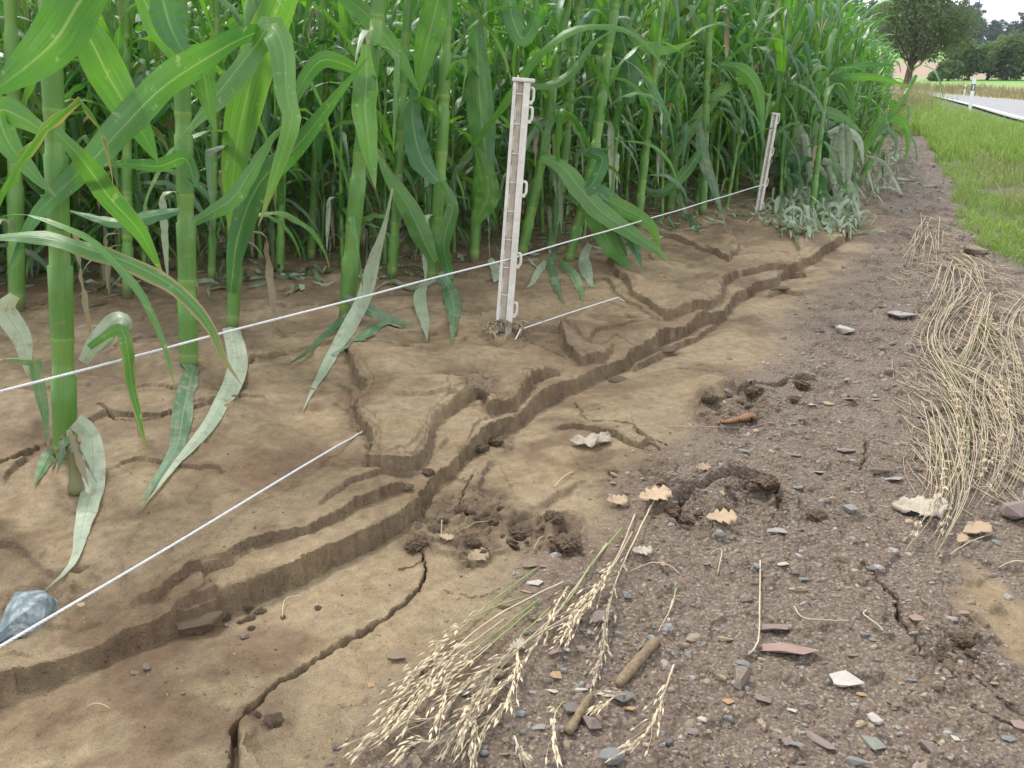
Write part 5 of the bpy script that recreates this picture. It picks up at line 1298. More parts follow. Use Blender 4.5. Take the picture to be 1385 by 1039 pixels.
X1 = scatter(5200, -20, 33, .95, 9.5, lane_fn(.9, 2), 12); r1_ = np.hypot(X1[:, 0], X1[:, 1])
V, T, cc = chips(X1, .0024 * (1 + .22 * r1_), 6, ['white', 'tan', 'orange', 'grey', 'blue', 'grey', 'sand', 'tan'])
tag(fast_mesh('gravel', V, T, M['gravel'], col=cc), 'pale grit on the lane', 'grit', kind='stuff')
def silt_fn(X):
    _, _, gvv, sm_ = fields(X); return (gvv < .5) & (perlin(X[:, 0] * 6, X[:, 1] * 6, 3) > -.05)
X1 = scatter(3800, -33, 30, .95, 5, silt_fn, 13); V, T, cc = chips(X1, .0028 * np.exp(np.random.RandomState(3).normal(0, .45, len(X1))), 7, ['dark', 'sand', 'dark', 'sand', 'grey', 'tan'], flat=.7)
tag(fast_mesh('silt_crumbs', V, T, M['gravel'], col=cc), 'earth crumbs scattered over the silt', 'crumbs', kind='stuff')

# ------------------------------------------------------------------ clods
def clod_mesh(seed):
    bm = bmesh.new(); bmesh.ops.create_icosphere(bm, subdivisions=4, radius=.5); o_ = seed * 3.7
    P_ = np.array([v.co[:] for v in bm.verts]); 
    nn = fbm(P_[:, 0] * 3 + P_[:, 2] * 2 + o_, P_[:, 1] * 3 - P_[:, 2] * 2.3, 5, seed, .62) + .5 * fbm(P_[:, 0] * 9 - P_[:, 2] * 7, P_[:, 1] * 9 + P_[:, 2] * 6 + o_, 3, seed + 3)
    for v, f in zip(bm.verts, nn): v.co *= 1 + 1.15 * f; v.co.z *= .55
    me = bpy.data.meshes.new('mud_clod'); bm.to_mesh(me); bm.free(); me.materials.append(M['clod']); return me
CM = [clod_mesh(i) for i in range(7)]
def clod(px, py, w_px, label=None, i=None, sx=1., group='mud clods broken from the bank'):
    q = on(px, py); w_ = w_px * pxm(q); o = bpy.data.objects.new('mud_clod', CM[rnd.randint(0, 6) if i is None else i]); COL.objects.link(o)
    o.scale = (w_ * sx, w_, w_); o.location = (q[0], q[1], float(surf(q[0], q[1])) + .02 * w_); o.rotation_euler = (rnd.uniform(-.2, .2), rnd.uniform(-.2, .2), rnd.uniform(0, 6.28))
    return tag(o, label or 'small brown mud clod on the trampled ground below the bank', 'mud clod', group)
for a in [(565, 738, 30, 'long mud clod lying at the end of the wide crack'), (585, 722, 26, 'mud clod just above the end of the wide crack'), (765, 738, 40, 'big brown clod left of the oak leaves'), (750, 700, 24, 'clod above the big brown clod'),
          (700, 722, 34, 'crumbly clod left of the big brown clod'), (670, 705, 26, 'clod under the bank hollow'), (650, 608, 22, 'dark clod at the foot of the thick mud plate'), (672, 598, 22, 'twin clod beside the dark one at the bank foot'),
          (578, 640, 18, 'clod hanging on the cliff corner'), (1035, 655, 34, 'dark clod on the rim of the big footprint'), (905, 690, 30, 'dark clod left of the big footprint'), (925, 705, 24, 'clod below the left footprint'), (960, 540, 22, 'clod in the small upper footprint'),
          (1020, 530, 24, 'clod on the upper footprint rim'), (1085, 521, 20, 'small ridge clod on the lane'), (1075, 540, 14, 'clod right of the orange shard'), (1105, 698, 26, 'sandy clod on the lane'), (1300, 865, 26, 'dark clod on the right silt flat'), (1275, 890, 22, 'dark clod left of the silt flat'), (1315, 885, 18, 'clod in the dark wet patch'),
          (340, 850, 10, 'crumb at the bank foot near the pebble'), (352, 828, 14, 'crumbling clod at the bank foot'), (430, 823, 9, 'single round crumb on the channel floor'), (370, 975, 24, 'clod right of the wide crack'), (345, 968, 14, 'clod touching the wide crack'), (895, 655, 12, 'crumb right of the oak leaf'), (830, 640, 14, 'clod on the silt lens'),
          (640, 735, 22, 'clod right of the crack end'), (690, 735, 18, 'clod in the trampled patch'), (600, 705, 14, 'crumb under the hollow'), (625, 690, 18, 'clod at the silt fan foot'), (980, 690, 24, 'clod inside the big footprint')]:
    clod(a[0], a[1], a[2], a[3])
for i in range(46):
    c_ = rnd.choice([(660, 705, 60, 28), (760, 715, 40, 20), (920, 690, 40, 24), (1010, 660, 40, 18), (350, 835, 50, 8), (990, 540, 50, 14), (1290, 880, 36, 24), (700, 745, 70, 14)])
    clod(c_[0] + rnd.gauss(0, c_[2] * .5), c_[1] + rnd.gauss(0, c_[3] * .5), rnd.uniform(5, 13))

# ------------------------------------------------------------------ straw, panicles, reeds
def px_curve(pts, dz, k, lift=None):
    C = []
    P2 = spline([(a, b, 0) for a, b in pts], k)
    for i, (a, b, _) in enumerate(P2):
        C.append(on(a, b))
    C = np.array(C); L_ = dz if lift is None else dz + lift
    ker = np.ones(5) / 5
    if k > 8: C[2:-2, 2] = np.convolve(C[:, 2], ker, 'valid')
    C[:, 2] = np.maximum(C[:, 2], surf(C[:, 0], C[:, 1])) + L_
    return C
def spikelets(C, r0, seed, ln=.013, n_=26, spread=.012, branch=.05):
    """flattened husks along the upper end of a stem, on short curved branchlets, all swept towards the tip"""
    rs = random.Random(seed); pcs = []; k = len(C)
    for i in range(n_):
        s = r0 + (1 - r0) * (i / n_) ** .85; p_ = C[int(s * (k - 2))]; T = C[min(int(s * (k - 2)) + 1, k - 1)] - C[max(int(s * (k - 2)) - 1, 0)]; T = T / (np.linalg.norm(T) + 1e-9)
        side = np.cross(T, [0, 0, 1.]); side /= np.linalg.norm(side) + 1e-9
        env = math.sin(min(1, (i + 2) / n_) * 2.6) * .8 + .2
        bl = branch * env * rs.uniform(.4, 1.1); w_ = rs.uniform(-1, 1) * .38
        nsp = rs.choice([1, 2, 3, 3])
        e = p_ + T * bl + side * w_ * bl + np.array([0, 0, .004 + spread * rs.random() * .7])
        mpt = p_ + T * bl * .5 + side * w_ * bl * .65 + np.array([0, 0, .004])
        pcs.append(tube([p_, mpt, e], .00035, 3, caps=False))
        for j in range(nsp):
            q = p_ + (mpt - p_) * 2 * (j / nsp) if j / nsp < .5 else mpt + (e - mpt) * 2 * (j / nsp - .5)
            if j == nsp - 1: q = e
            d = T + side * (w_ * .8 + rs.uniform(-.25, .25)) + np.array([0, 0, rs.uniform(-.05, .25)]); d /= np.linalg.norm(d); L_ = ln * rs.uniform(.8, 1.25)
            u_ = np.cross(d, [0, 0, 1.]); u_ /= np.linalg.norm(u_); v_ = np.cross(d, u_); a_ = rs.uniform(-.6, .6); u2 = u_ * math.cos(a_) + v_ * math.sin(a_); v2 = np.cross(d, u2)
            W_ = L_ * .125
            V = np.array([q, q + d * L_ * .35 + u2 * W_, q + d * L_ * .35 + v2 * W_ * .6, q + d * L_ * .35 - u2 * W_, q + d * L_ * .35 - v2 * W_ * .6, q + d * L_ * 1.15])
            pcs.append((V, [(0, 1, 2), (0, 2, 3), (0, 3, 4), (0, 4, 1), (5, 2, 1), (5, 3, 2), (5, 4, 3), (5, 1, 4)]))
    return join(pcs)
def zc(pts, ox=460, oy=679, s=2.885): return [(ox + a / s, oy + b / s) for a, b in pts]
PAN = [([(770, 265), (600, 400), (520, 470), (380, 590), (290, 700), (200, 755)], .42, 1, 'upper left panicle stem of the bundle with a green end'),
       ([(725, 380), (560, 460), (440, 560), (350, 660), (230, 800), (200, 870)], .40, 1, 'panicle with green stem second from the top of the bundle'),
       ([(870, 330), (720, 420), (600, 500), (480, 600), (350, 740), (200, 900), (40, 1035)], .45, 0, 'longest pale straw stem of the bundle reaching the bottom edge'),
       ([(780, 400), (640, 520), (520, 620), (400, 740), (280, 860), (120, 1000)], .4, 1, 'panicle stem beside the longest pale one'),
       ([(760, 440), (640, 560), (560, 640), (430, 760), (380, 880), (270, 890)], .5, 1, 'drooping panicle in the middle of the bundle'),
       ([(910, 470), (760, 590), (640, 690), (520, 760), (400, 870)], .5, 0, 'pale thick stem crossing the bundle'),
       ([(1100, 135), (980, 290), (880, 450), (740, 590), (620, 720), (540, 840), (470, 920), (390, 1035)], .6, 1, 'long green topped stem ending at the bottom edge'),
       ([(1040, 170), (930, 340), (820, 500), (700, 680), (600, 780), (480, 900)], .55, 0, 'pale stem beside the green topped one'),
       ([(1150, 60), (1090, 230), (1000, 400), (900, 520), (850, 590)], .40, 0, 'golden panicle at the upper right of the bundle'),
       ([(1230, 0), (1150, 170), (1080, 330), (1040, 480), (1010, 650), (980, 745)], .35, 0, 'thin golden stem touching the oak leaf'),
       ([(1140, 140), (1060, 300), (960, 420), (900, 500), (870, 560)], .35, 0, 'dense panicle below the oak leaves'),
       ([(820, 440), (760, 520), (700, 600), (690, 720), (640, 850), (600, 900)], .5, 1, 'single panicle hanging off the bundle'),
       ([(1310, 370), (1290, 460), (1240, 545)], 1.1, 1, 'short green stem leaving the mud-caked reed'),
       ([(1300, 680), (1260, 820), (1220, 930), (1130, 1035)], .25, 0, 'separate slim panicle right of the reeds'),
       ([(880, 790), (850, 840), (830, 930), (840, 1035)], .3, 1, 'separate panicle below the muddy reed'),
       ([(640, 800), (570, 900), (530, 1000), (520, 1045)], .2, 0, 'panicle at the bottom edge under the bundle'),
       ([(360, 960), (300, 990), (220, 1040)], .2, 0, 'small panicle at the bottom edge left'), ([(1110, 780), (1050, 840), (980, 865)], .1, 0, 'short seed head under the dark blue slate'),
       ([(680, 950), (700, 1030), (730, 1060)], .4, 0, 'short bent straw at the bottom edge'), ([(560, 760), (500, 900), (470, 1000)], .3, 0, 'panicle crossing behind the bundle'),
       ([(640, 500), (540, 600), (430, 700), (330, 830), (240, 940)], .3, 0, 'panicle filling the centre of the bundle'), ([(590, 560), (470, 660), (390, 700), (260, 780)], .2, 0, 'fluffy panicle at the bundle left side'),
       ([(700, 560), (600, 700), (540, 830), (500, 1000)], .35, 0, 'panicle between bundle and bottom edge'), ([(890, 350), (850, 450), (800, 540)], .2, 0, 'short panicle in the bundle top')]
for i, (pts, r0, grn, lab) in enumerate(PAN):
    pts = zc(pts); k = 30; s = np.linspace(0, 1, k)
    C = px_curve(pts, .004 + .0025 * (i % 7), k, lift=.012 * np.sin(s * 3.1) * (.5 + (i % 3) * .4))
    m = pxm(C[k // 2]); root = empty('panicle_stalk', C[0], lab, 'grass stalk', 'bleached grass stalks with seed heads')
    V, Fq = tube(C - C[0], np.interp(s, [0, 1], [.0013 if grn else .0017, .0005]), 5); 
    if grn: 
        kk = int(k * .35); V1, F1 = tube((C - C[0])[:kk + 1], np.interp(s[:kk + 1], [0, 1], [.0013, .0005]), 5); link_mesh('stem', V1, F1, M['straw_green'], root, smooth=True)
        V, Fq = tube((C - C[0])[kk:], np.interp(s[kk:], [0, 1], [.0013, .0005]), 5)
    link_mesh('stem', V, Fq, M['straw'], root, smooth=True)
    if r0 < 1:
        L_ = np.linalg.norm(np.diff(C, axis=0), axis=1).sum() * (1 - r0)
        V, Fq = spikelets(C - C[0], r0, i, ln=.0135, n_=max(10, int(L_ / .0085)), branch=min(.055, L_ * .35)); link_mesh('seed_head', V, Fq, M['seed'] if i % 3 else M['straw'], root)['kind'] = 'stuff'
def reed(px0, px1, w_, label):
    C = px_curve([px0, ((px0[0] + px1[0]) / 2, (px0[1] + px1[1]) / 2), px1], .006, 16); m = pxm(C[8]); rs = np.random.RandomState(int(px0[0]))
    V, Fq = tube(C - C[0], w_ * m * .5 * np.interp(np.linspace(0, 1, 16), [0, .1, .9, 1], [.35, .9, 1.05, .7]) * rs.uniform(.85, 1.15, 16), 12)
    o = link_mesh('muddy_reed', V, Fq, M['mudcoat'], smooth=True); o.location = tuple(C[0]); tag(o, label, 'reed', 'mud-caked reeds')
reed(*[zc([(1240, 545)])[0], zc([(1085, 725)])[0]], 15, 'long mud-caked reed with a green stem coming out of its top')
reed(*[zc([(980, 765)])[0], zc([(890, 915)])[0]], 13, 'shorter mud-caked reed below the other')
# single straws and twigs
def straw(pts, lab, w_=.0011, mk='straw', lift=.006):
    C = px_curve(pts, .003, 14, lift=lift * np.sin(np.linspace(0, 3.1, 14))); V, Fq = tube(C - C[0], w_, 5); o = link_mesh('straw_stalk', V, Fq, M[mk], smooth=True); o.location = tuple(C[0]); return tag(o, lab, 'straw', 'loose straws on the mud')
straw([(1028, 760), (1027, 820), (1025, 872), (1012, 888)], 'long upright looking straw at the flat purple stone', .0013)
straw([(852, 775), (880, 768), (905, 770), (918, 778)], 'curved straw tip right of the golden stem', .0012)
straw([(1074, 822), (1086, 842), (1130, 845), (1148, 842)], 'thin kinked straw on the gravel')
straw([(1172, 827), (1168, 838), (1195, 856)], 'tiny bent straw left of the crack')
straw([(598, 702), (597, 728)], 'short pale straw below the bank hollow', .0014)
straw([(618, 722), (650, 712), (678, 708)], 'fine curved rootlet by the clods', .0008)
straw([(735, 727), (722, 746)], 'short straw left of the big clod'); straw([(775, 640), (750, 660)], 'short straw above the trampled patch'); straw([(905, 578), (955, 582), (1000, 580)], 'thin thread-like straw left of the orange shard', .0008)
straw([(960, 752), (968, 748), (976, 752), (970, 780)], 'little hooked straw tuft near the oak leaf'); straw([(905, 830), (912, 812)], 'green tip'' left of the reed stem')
straw([(382, 838), (386, 818), (408, 808)], 'thin curved rootlet on the channel floor', .0009); straw([(118, 958), (148, 960)], 'pale rootlet on the channel floor', .0008); straw([(1350, 770), (1385, 762)], 'straw at the right border'); straw([(1285, 752), (1340, 725)], 'straw crossing the right silt flat')
straw([(1010, 303), (1018, 296)], 'short grey twig on the bank before the second post', .002)
# the swath of bleached straw along the right side
G = [([(1256, 288), (1245, 330), (1228, 378)], 9, 12), ([(1268, 300), (1262, 330), (1258, 372)], 12, 12), ([(1295, 345), (1318, 365), (1345, 402)], 14, 16), ([(1285, 350), (1278, 400), (1262, 450)], 12, 18), ([(1320, 372), (1300, 410), (1268, 450), (1250, 505)], 12, 22),
     ([(1335, 400), (1320, 450), (1300, 500), (1262, 525)], 16, 26), ([(1248, 508), (1288, 545), (1302, 600), (1288, 665), (1240, 735)], 16, 28), ([(1262, 480), (1330, 520), (1372, 580), (1350, 650), (1300, 705)], 18, 28),
     ([(1385, 460), (1345, 500), (1335, 560), (1362, 620), (1345, 690)], 16, 22), ([(1250, 545), (1275, 620), (1280, 690), (1225, 775)], 14, 26), ([(1392, 400), (1362, 450), (1378, 530), (1395, 610)], 12, 14), ([(1300, 420), (1345, 470), (1392, 520)], 16, 20), ([(1275, 420), (1262, 470), (1290, 520), (1340, 600)], 14, 18)]
GLAB = ['bleached straw in the small tuft at the far top of the swath', 'bleached straw beside the far tuft where the lane narrows', 'bleached straw fanning right below the grass edge', 'bleached straw in the upper left strand of the swath', 'bleached straw curving left in the upper swath',
        'bleached straw in the upper middle of the swath', 'bleached straw in the lower left curve of the swath', 'bleached straw in the broad lower middle of the swath', 'bleached straw along the right border of the lower swath', 'bleached straw in the tail of the swath pointing down the lane',
        'bleached straw at the right border of the upper swath', 'bleached straw running crosswise through the middle of the swath', 'bleached straw on the left rim at the middle of the swath']
for gi, (pts, sp, n_) in enumerate(G):
    for j in range(n_):
        a, b = sorted((rnd.uniform(0, .45), rnd.uniform(.5, 1.0))); P2 = spline([(p_[0], p_[1], 0) for p_ in pts], 24)[:, :2]; i0, i1 = int(a * 23), int(b * 23)
        P2 = P2[i0:i1 + 1]; 
        if len(P2) < 5: continue
        off_ = rnd.gauss(0, sp * .85); o2 = rnd.gauss(0, sp * .95); t_ = np.linspace(0, 1, len(P2)); T = np.gradient(P2, axis=0); T /= np.linalg.norm(T, axis=1)[:, None] + 1e-9; Nn = np.stack([-T[:, 1], T[:, 0] * .6], 1)
        P2 = P2 + Nn * (off_ + (o2) * t_)[:, None]
        C = np.array([hit(p_[0], p_[1], base, .01) for p_ in P2[::3]]); 
        if len(C) < 3: continue
        C = spline(C, 12); s = np.linspace(0, 1, 12)
        zs_ = surf(C[:, 0], C[:, 1]); zs_ = np.convolve(np.pad(zs_, 2, 'edge'), np.ones(5) / 5, 'valid'); C[:, 2] = zs_ + .004 + rnd.uniform(.002, .034) * rnd.random() + rnd.uniform(0, .035) * np.sin(s * 3.1)
        m = pxm(C[6]); V, Fq = tube(C - C[0], np.interp(s, [0, 1], [.0011, .0005]) * min(1.8, max(1., m / .0016)) * rnd.uniform(.6, 1.15), 4)
        o = link_mesh('straw_stalk', V, Fq, M['straw'] if rnd.random() > .07 else M['straw_green'], smooth=True); o.location = tuple(C[0])
        tag(o, GLAB[gi], 'straw', 'washed down straw swath')
        if C[0][1] < 3.2 and rnd.random() < .22:
            V, Fq = spikelets(C - C[0], .55, j, ln=.011, n_=24, branch=.02, spread=.006); link_mesh('seed_head', V, Fq, M['straw'], o)['kind'] = 'stuff'
# finer straw mass
def sw(X):
    m_ = np.zeros(len(X), bool)
    for pts, sp, n_ in G:
        pl = gl(pts); d, _, _, _ = polydist(X, pl); m_ |= d < .10
    return m_
litter_pts = scatter(5000, 15, 33, 2., 7, sw, 21)[:560]
pcs = []
for (x_, y_) in litter_pts:
    a = rnd.gauss(-1.62, .22); L_ = rnd.uniform(.08, .24); s = np.linspace(0, 1, 6); cv = rnd.uniform(-.8, .8); ang = a + cv * s
    C = np.cumsum(np.stack([np.cos(ang), np.sin(ang)], 1) * L_ / 6, 0) + [x_, y_]; z_ = surf(C[:, 0], C[:, 1]) + rnd.uniform(.002, .014)
    pcs.append(tube(np.column_stack([C, z_]), rnd.uniform(.0007, .0014), 3, caps=False))
V, Fq = join(pcs); tag(link_mesh('straw_bits', V, Fq, M['straw']), 'fine broken straw matted under the swath', 'straw litter', kind='stuff')

# ------------------------------------------------------------------ dead leaves on the mud
def oak(px, py, w_px, rz, label, mk='oak', curl=.25, seed=0, lobes=4, group='dead oak leaves on the mud'):
    q = on(px, py); w_ = w_px * pxm(q); rs = random.Random(seed); n = 33; pts = []
    for i in range(n):
        s = i / (n - 1); env = .40 * math.sin(math.pi * min(1, s * .93 + .05)) ** .7 * (.55 + .75 * s if s < .8 else 1.15)
        pts.append((s - .5, env * (.84 + .2 * math.cos(2 * math.pi * lobes * s + math.pi) + rs.uniform(-.14, .14))))
    V, Fq = [], []
    for i, (u_, e) in enumerate(pts):
        for j, f in enumerate((-1, -.5, 0, .5, 1)):
            V.append((u_ + .12 * abs(f) * e, f * e, min(curl, .4) * .45 * (abs(f) * e) + .08 * curl * math.sin(9 * u_ + 4 * f) + curl * .5 * u_ * u_ + .01))
    for i in range(n - 1):
        for j in range(4): Fq.append((i * 5 + j, i * 5 + j + 1, (i + 1) * 5 + j + 1, (i + 1) * 5 + j))
    o = link_mesh('oak_leaf' if mk == 'oak' else 'dead_leaf', V, Fq, M[mk], smooth=True); md = o.modifiers.new('s', 'SOLIDIFY'); md.thickness = .01
    V, Fq = tube([(-.5, 0, .012), (-.62, .02, .03), (-.72, .05, .03)], .012, 5); link_mesh('leaf_stalk', V, Fq, M[mk], o)
    o.scale = (w_ * 1.15,) * 3; o.location = (q[0], q[1], float(surf(q[0], q[1])) + .009); o.rotation_euler = (rs.uniform(.1, .4), rs.uniform(-.2, .2), R(rz)); return tag(o, label, 'dead leaf', group)
oak(885, 677, 42, 20, 'pale lobed oak leaf where the golden stem crosses it', seed=1, curl=.5)
oak(834, 683, 26, 10, 'small oak leaf left of the crossed one', seed=2, curl=.5)
oak(975, 706, 36, 0, 'broad oak leaf right of the trampled holes', seed=3, curl=.3)
oak(645, 760, 30, 40, 'reddish crumpled leaf right of the crack end', seed=4, curl=.8)
oak(950, 638, 20, 20, 'yellowish leaf scrap above the big footprint', seed=5, curl=.6)
oak(1243, 694, 60, -20, 'large crumpled beige leaf among the straw ends', 'palelitter', seed=6, curl=.7, lobes=3)
oak(1320, 722, 36, 10, 'brown flat leaf under the straw ends', seed=7, curl=.2, lobes=2); oak(1300, 735, 20, 40, 'second brown leaf scrap under the straw ends', seed=8)
oak(790, 603, 34, -8, 'white crumpled leaf under the slumped slab', 'palelitter', seed=9, curl=.9, lobes=2); oak(814, 600, 26, 50, 'curled pale leaf standing right of the white one', 'palelitter', seed=10, curl=1.2, lobes=1)
oak(868, 752, 24, 0, 'grey white leaf scrap beside the panicles', 'palelitter', seed=11, curl=.8); oak(604, 733, 18, -20, 'pinkish leaf scrap at the short straw', seed=12, curl=.4)
oak(700, 880, 22, 30, 'pale leaf scrap among the stems', 'palelitter', seed=13, curl=.6); oak(895, 770, 14, 80, 'brown curled leaf scrap', seed=14, curl=1.)
oak(110, 575 + 250, 10, 0, 'small tan scrap near the big stone', seed=15)
# orange brown shard
C = px_curve([(967, 578), (985, 574), (1005, 571), (1022, 568)], .010, 16); m = pxm(C[8]); rs = np.random.RandomState(5)
V, Fq = tube(C - C[0], m * np.interp(np.linspace(0, 1, 16), [0, .3, .75, .95, 1], [1.5, 4., 7, 8.5, 5]) * rs.uniform(.8, 1.2, 16), 9)
o = link_mesh('orange_shard', V, Fq, M['rust'], smooth=True); o.scale = (1, 1, .6); o.location = tuple(C[0]); tag(o, 'carrot shaped rusty orange shard lying by the upper footprint', 'shard')

# ------------------------------------------------------------------ grass on the verge
def gfn(lo): 
    def f(X):
        g_ = grass_sd(X); rd = polydist(X, ROAD_N)[1]
        return (g_ + .12 * perlin(X[:, 0] * 3, X[:, 1] * 3, 6) > lo) & (perlin(X[:, 0] * 2.2, X[:, 1] * 2.2, 9) + .6 * perlin(X[:, 0] * 7, X[:, 1] * 7, 9) > -.16 + .0 * g_) & (rd > .35)
    return f
X = scatter(60000, 17, 36, 3.6, 26, gfn(.02), 31, .8)
rg = np.hypot(X[:, 0], X[:, 1]); a_ = rg < 9
tag(blades('grass', X[a_], .085, .0060, M['grass'], .9, 2), 'bright green grass on the verge right of the lane', 'grass', kind='stuff')
tag(blades('grass', X[~a_], .16, .016, M['grass'], .8, 3), 'green grass farther up the verge', 'grass', kind='stuff')
X = scatter(16000, 17, 36, 4.2, 26, gfn(.25), 32, .8); tag(blades('grass', X, .13, .008, M['grass_dry'], 1.0, 4), 'dry grass mixed into the verge', 'grass', kind='stuff')
def f2(X): return (polydist(X, ROAD_F)[1] < -.5) & (polydist(X, ROAD_F)[0] < 4) & (X[:, 1] < np.interp(X[:, 0], [0, 20, 30, 50], [60, 46, 49, 42])) & (X[:, 1] > 17) 
X = scatter(26000, 17, 38, 20, 60, f2, 33); tag(blades('tall_dry_grass', X, .34, .03, M['grass_dry'], .7, 5), 'tall dry grass along the far side of the road', 'grass', kind='stuff')
# scrubby weeds between corn and verge
X = np.array([on(rnd.gauss(1240, 20), rnd.uniform(132, 185))[:2] for _ in range(1400)]); tag(blades('verge_weeds', X, .42, .016, M['grass'], .9, 6), 'tall weeds where the corn meets the verge', 'weeds', kind='stuff')
X = np.array([on(rnd.gauss(1232, 16), rnd.uniform(118, 160))[:2] for _ in range(900)]); tag(blades('verge_weeds', X, .6, .02, M['grass_dry'], .8, 7), 'dry tall weeds where the corn meets the verge', 'weeds', kind='stuff')

# ------------------------------------------------------------------ marker posts
def marker(px, py, topy, label):
    b = on(px, py); b[2] -= .03; m = pxm(b); H_ = (py - topy) * m; W = .105 * H_ 
    root = empty('marker_post', b, label, 'marker post', 'white roadside marker posts', rz=R(-15), ry=.03)
    pf_ = [(-.5, -.35), (.5, -.35), (.35, .35), (-.35, .35)]
    def seg(nm, z0, z1, m_, g_=1., top=0.):
        V = [(a * W * g_, b_ * W * 1.2 * g_, z0) for a, b_ in pf_] + [(a * W * g_, b_ * W * 1.2 * g_, z1 + (top if b_ < 0 else -top)) for a, b_ in pf_]
        o = link_mesh(nm, V, [(3, 2, 1, 0), (4, 5, 6, 7), (0, 1, 5, 4), (1, 2, 6, 5), (2, 3, 7, 6), (3, 0, 4, 7)], m_, root); md = o.modifiers.new('b', 'BEVEL'); md.width = .006; md.segments = 2; return o
    seg('post_body', 0, H_, M['marker'], 1., .012 * H_); seg('black_band', H_ * .63, H_ * .83, M['black'], 1.04)
    V, Fq = box(-.18 * W, -.35 * W * 1.2 * 1.04 - .008, H_ * .66, .18 * W, -.35 * W * 1.2 * 1.04 - .0005, H_ * .80); link_mesh('reflector', V, Fq, M['reflector'], root)
marker(1311, 150, 107, 'white marker post with black band on the near side of the road')
marker(1303.5, 131, 114, 'smaller white marker post on the far side of the road')

# ------------------------------------------------------------------ trees, hedge, forest
def leaf_cloud(blobs, n, size, seed, drop=.0):
    rs = np.random.RandomState(seed); B = np.array(blobs); w_ = B[:, 3] ** 2 * (B[:, 4] if B.shape[1] > 4 else 1); i = rs.choice(len(B), n, p=w_ / w_.sum())
    d = rs.normal(size=(n, 3)); d /= np.linalg.norm(d, axis=1)[:, None]; rr_ = rs.rand(n) ** .42
    lump = 1 + .42 * perlin(d[:, 0] * 2.3 + i * 1.7, d[:, 1] * 2.3 + d[:, 2] * 2.1, 3) + .25 * perlin(d[:, 0] * 6 + i, d[:, 2] * 6 + d[:, 1] * 3, 4)
    P_ = B[i, :3] + d * (B[i, 3] * rr_ * lump)[:, None] * [1, 1, .85]
    a = rs.normal(size=(n, 3)); a /= np.linalg.norm(a, axis=1)[:, None]; b_ = np.cross(a, rs.normal(size=(n, 3))); b_ /= np.linalg.norm(b_, axis=1)[:, None]
    s_ = (size * rs.uniform(.5, 1.3, n))[:, None]
    V = np.stack([P_ - a * s_, P_ + b_ * s_ * .45, P_ + a * s_, P_ - b_ * s_ * .45], 1).reshape(-1, 3)
    return V, np.arange(4 * n).reshape(n, 4)
def trunk(H_, r0, limbs, seed):
    rs = random.Random(seed); s = np.linspace(0, 1, 8)
    pcs = [tube(np.stack([.06 * H_ * np.sin(s * 2), .03 * H_ * np.sin(s * 3), H_ * .8 * s], 1), r0 * (1 - .75 * s) * (1 + .5 * np.exp(-s * 12)), 9)]
    for i in range(limbs):
        f = rs.uniform(.25, .7); a = rs.uniform(0, 6.28); L_ = H_ * rs.uniform(.25, .45); q = np.array([.06 * H_ * math.sin(f * 2), .03 * H_ * math.sin(f * 3), H_ * .8 * f])
        e = q + np.array([math.cos(a), math.sin(a), .9]) * L_ * .75; mi_ = (q + e) / 2 + np.array([0, 0, -.06 * H_])
        pcs.append(tube([q, mi_, e], [r0 * .4, r0 * .28, r0 * .08], 6))
    return join(pcs)
# tree beside the road
b = hit(1226, 112, base); b = at_depth(1226, 113, 40.); b[2] = float(surf(b[0], b[1])); m = pxm(b)
root = empty('roadside_tree', b, 'round leafy tree standing beside the road behind the corn', 'tree')
V, Fq = trunk(4.2, .17, 12, 3); link_mesh('trunk', V, Fq, M['bark'], root, smooth=True)
bl = [(-.1, 0, 2.9, 1.4), (.9, .2, 2.6, 1.3), (1.7, 0, 2.7, 1.0), (0, 0, 3.6, 1.3), (-.7, .2, 3.0, 1.0), (.3, -.3, 2.3, .9), (1.3, 0, 2.3, .8), (.6, 0, 4.4, 1.2), (1.6, 0, 4.2, 1.0), (-.5, 0, 4.2, 1.0), (2.4, 0, 2.8, .7), (-.5, 0, 1.9, .7), (1.2, 0, 1.8, .7), (2.0, 0, 2.1, .7), (.2, 0, 1.6, .6), (-.6, 0, 2.1, .6), (.7, -.2, 1.5, .5), (-1.2, 0, 3.2, .6), (.5, 0, 5.2, .9)]
V, Q_ = leaf_cloud(bl, 15000, .085, 3); o = fast_mesh('crown', V, Q_, M['crown']); o.parent = root
# hedge
for i, (px, py, h_, w_, dd) in enumerate([(1283, 103, 26, 18, 58), (1310, 103, 56, 26, 60), (1336, 101, 52, 24, 61), (1362, 99, 58, 26, 60), (1392, 97, 62, 28, 59), (1425, 95, 62, 28, 58), (1460, 94, 60, 28, 58), (1268, 104, 14, 12, 57)]):
    b = at_depth(px, py, dd); b[2] = float(surf(b[0], b[1])); m = pxm(b); H_ = h_ * m; W = w_ * m
    root = empty('hedge_bush', b, ['low dark bush at the left end of the hedge', 'tallest rounded hedge bush beside the left end', 'hedge bush in the middle of the hedge', 'hedge bush right of the middle', 'hedge bush at the right border', 'hedge bush past the right border', 'hedge bush far past the right border', 'smallest bush where the hedge tapers off'][i], 'bush', 'hedge across the road')
    rs = random.Random(i); bl = [(rs.uniform(-.7, .7) * W, rs.uniform(-.4, .4) * W, rs.uniform(.25, .72) * H_, rs.uniform(.24, .36) * H_ + .1 * W) for _ in range(10)] + [(0, 0, .35 * H_, .5 * W)]
    V, Q_ = leaf_cloud(bl, 5200 if i < 7 else 1500, .15, 30 + i); V[:, 2] = np.maximum(V[:, 2], -.1); o = fast_mesh('crown', V, Q_, M['hedge']); o.parent = root
    V, Fq = trunk(H_ * .8, .08, 5, i); link_mesh('trunk', V, Fq, M['bark'], root)
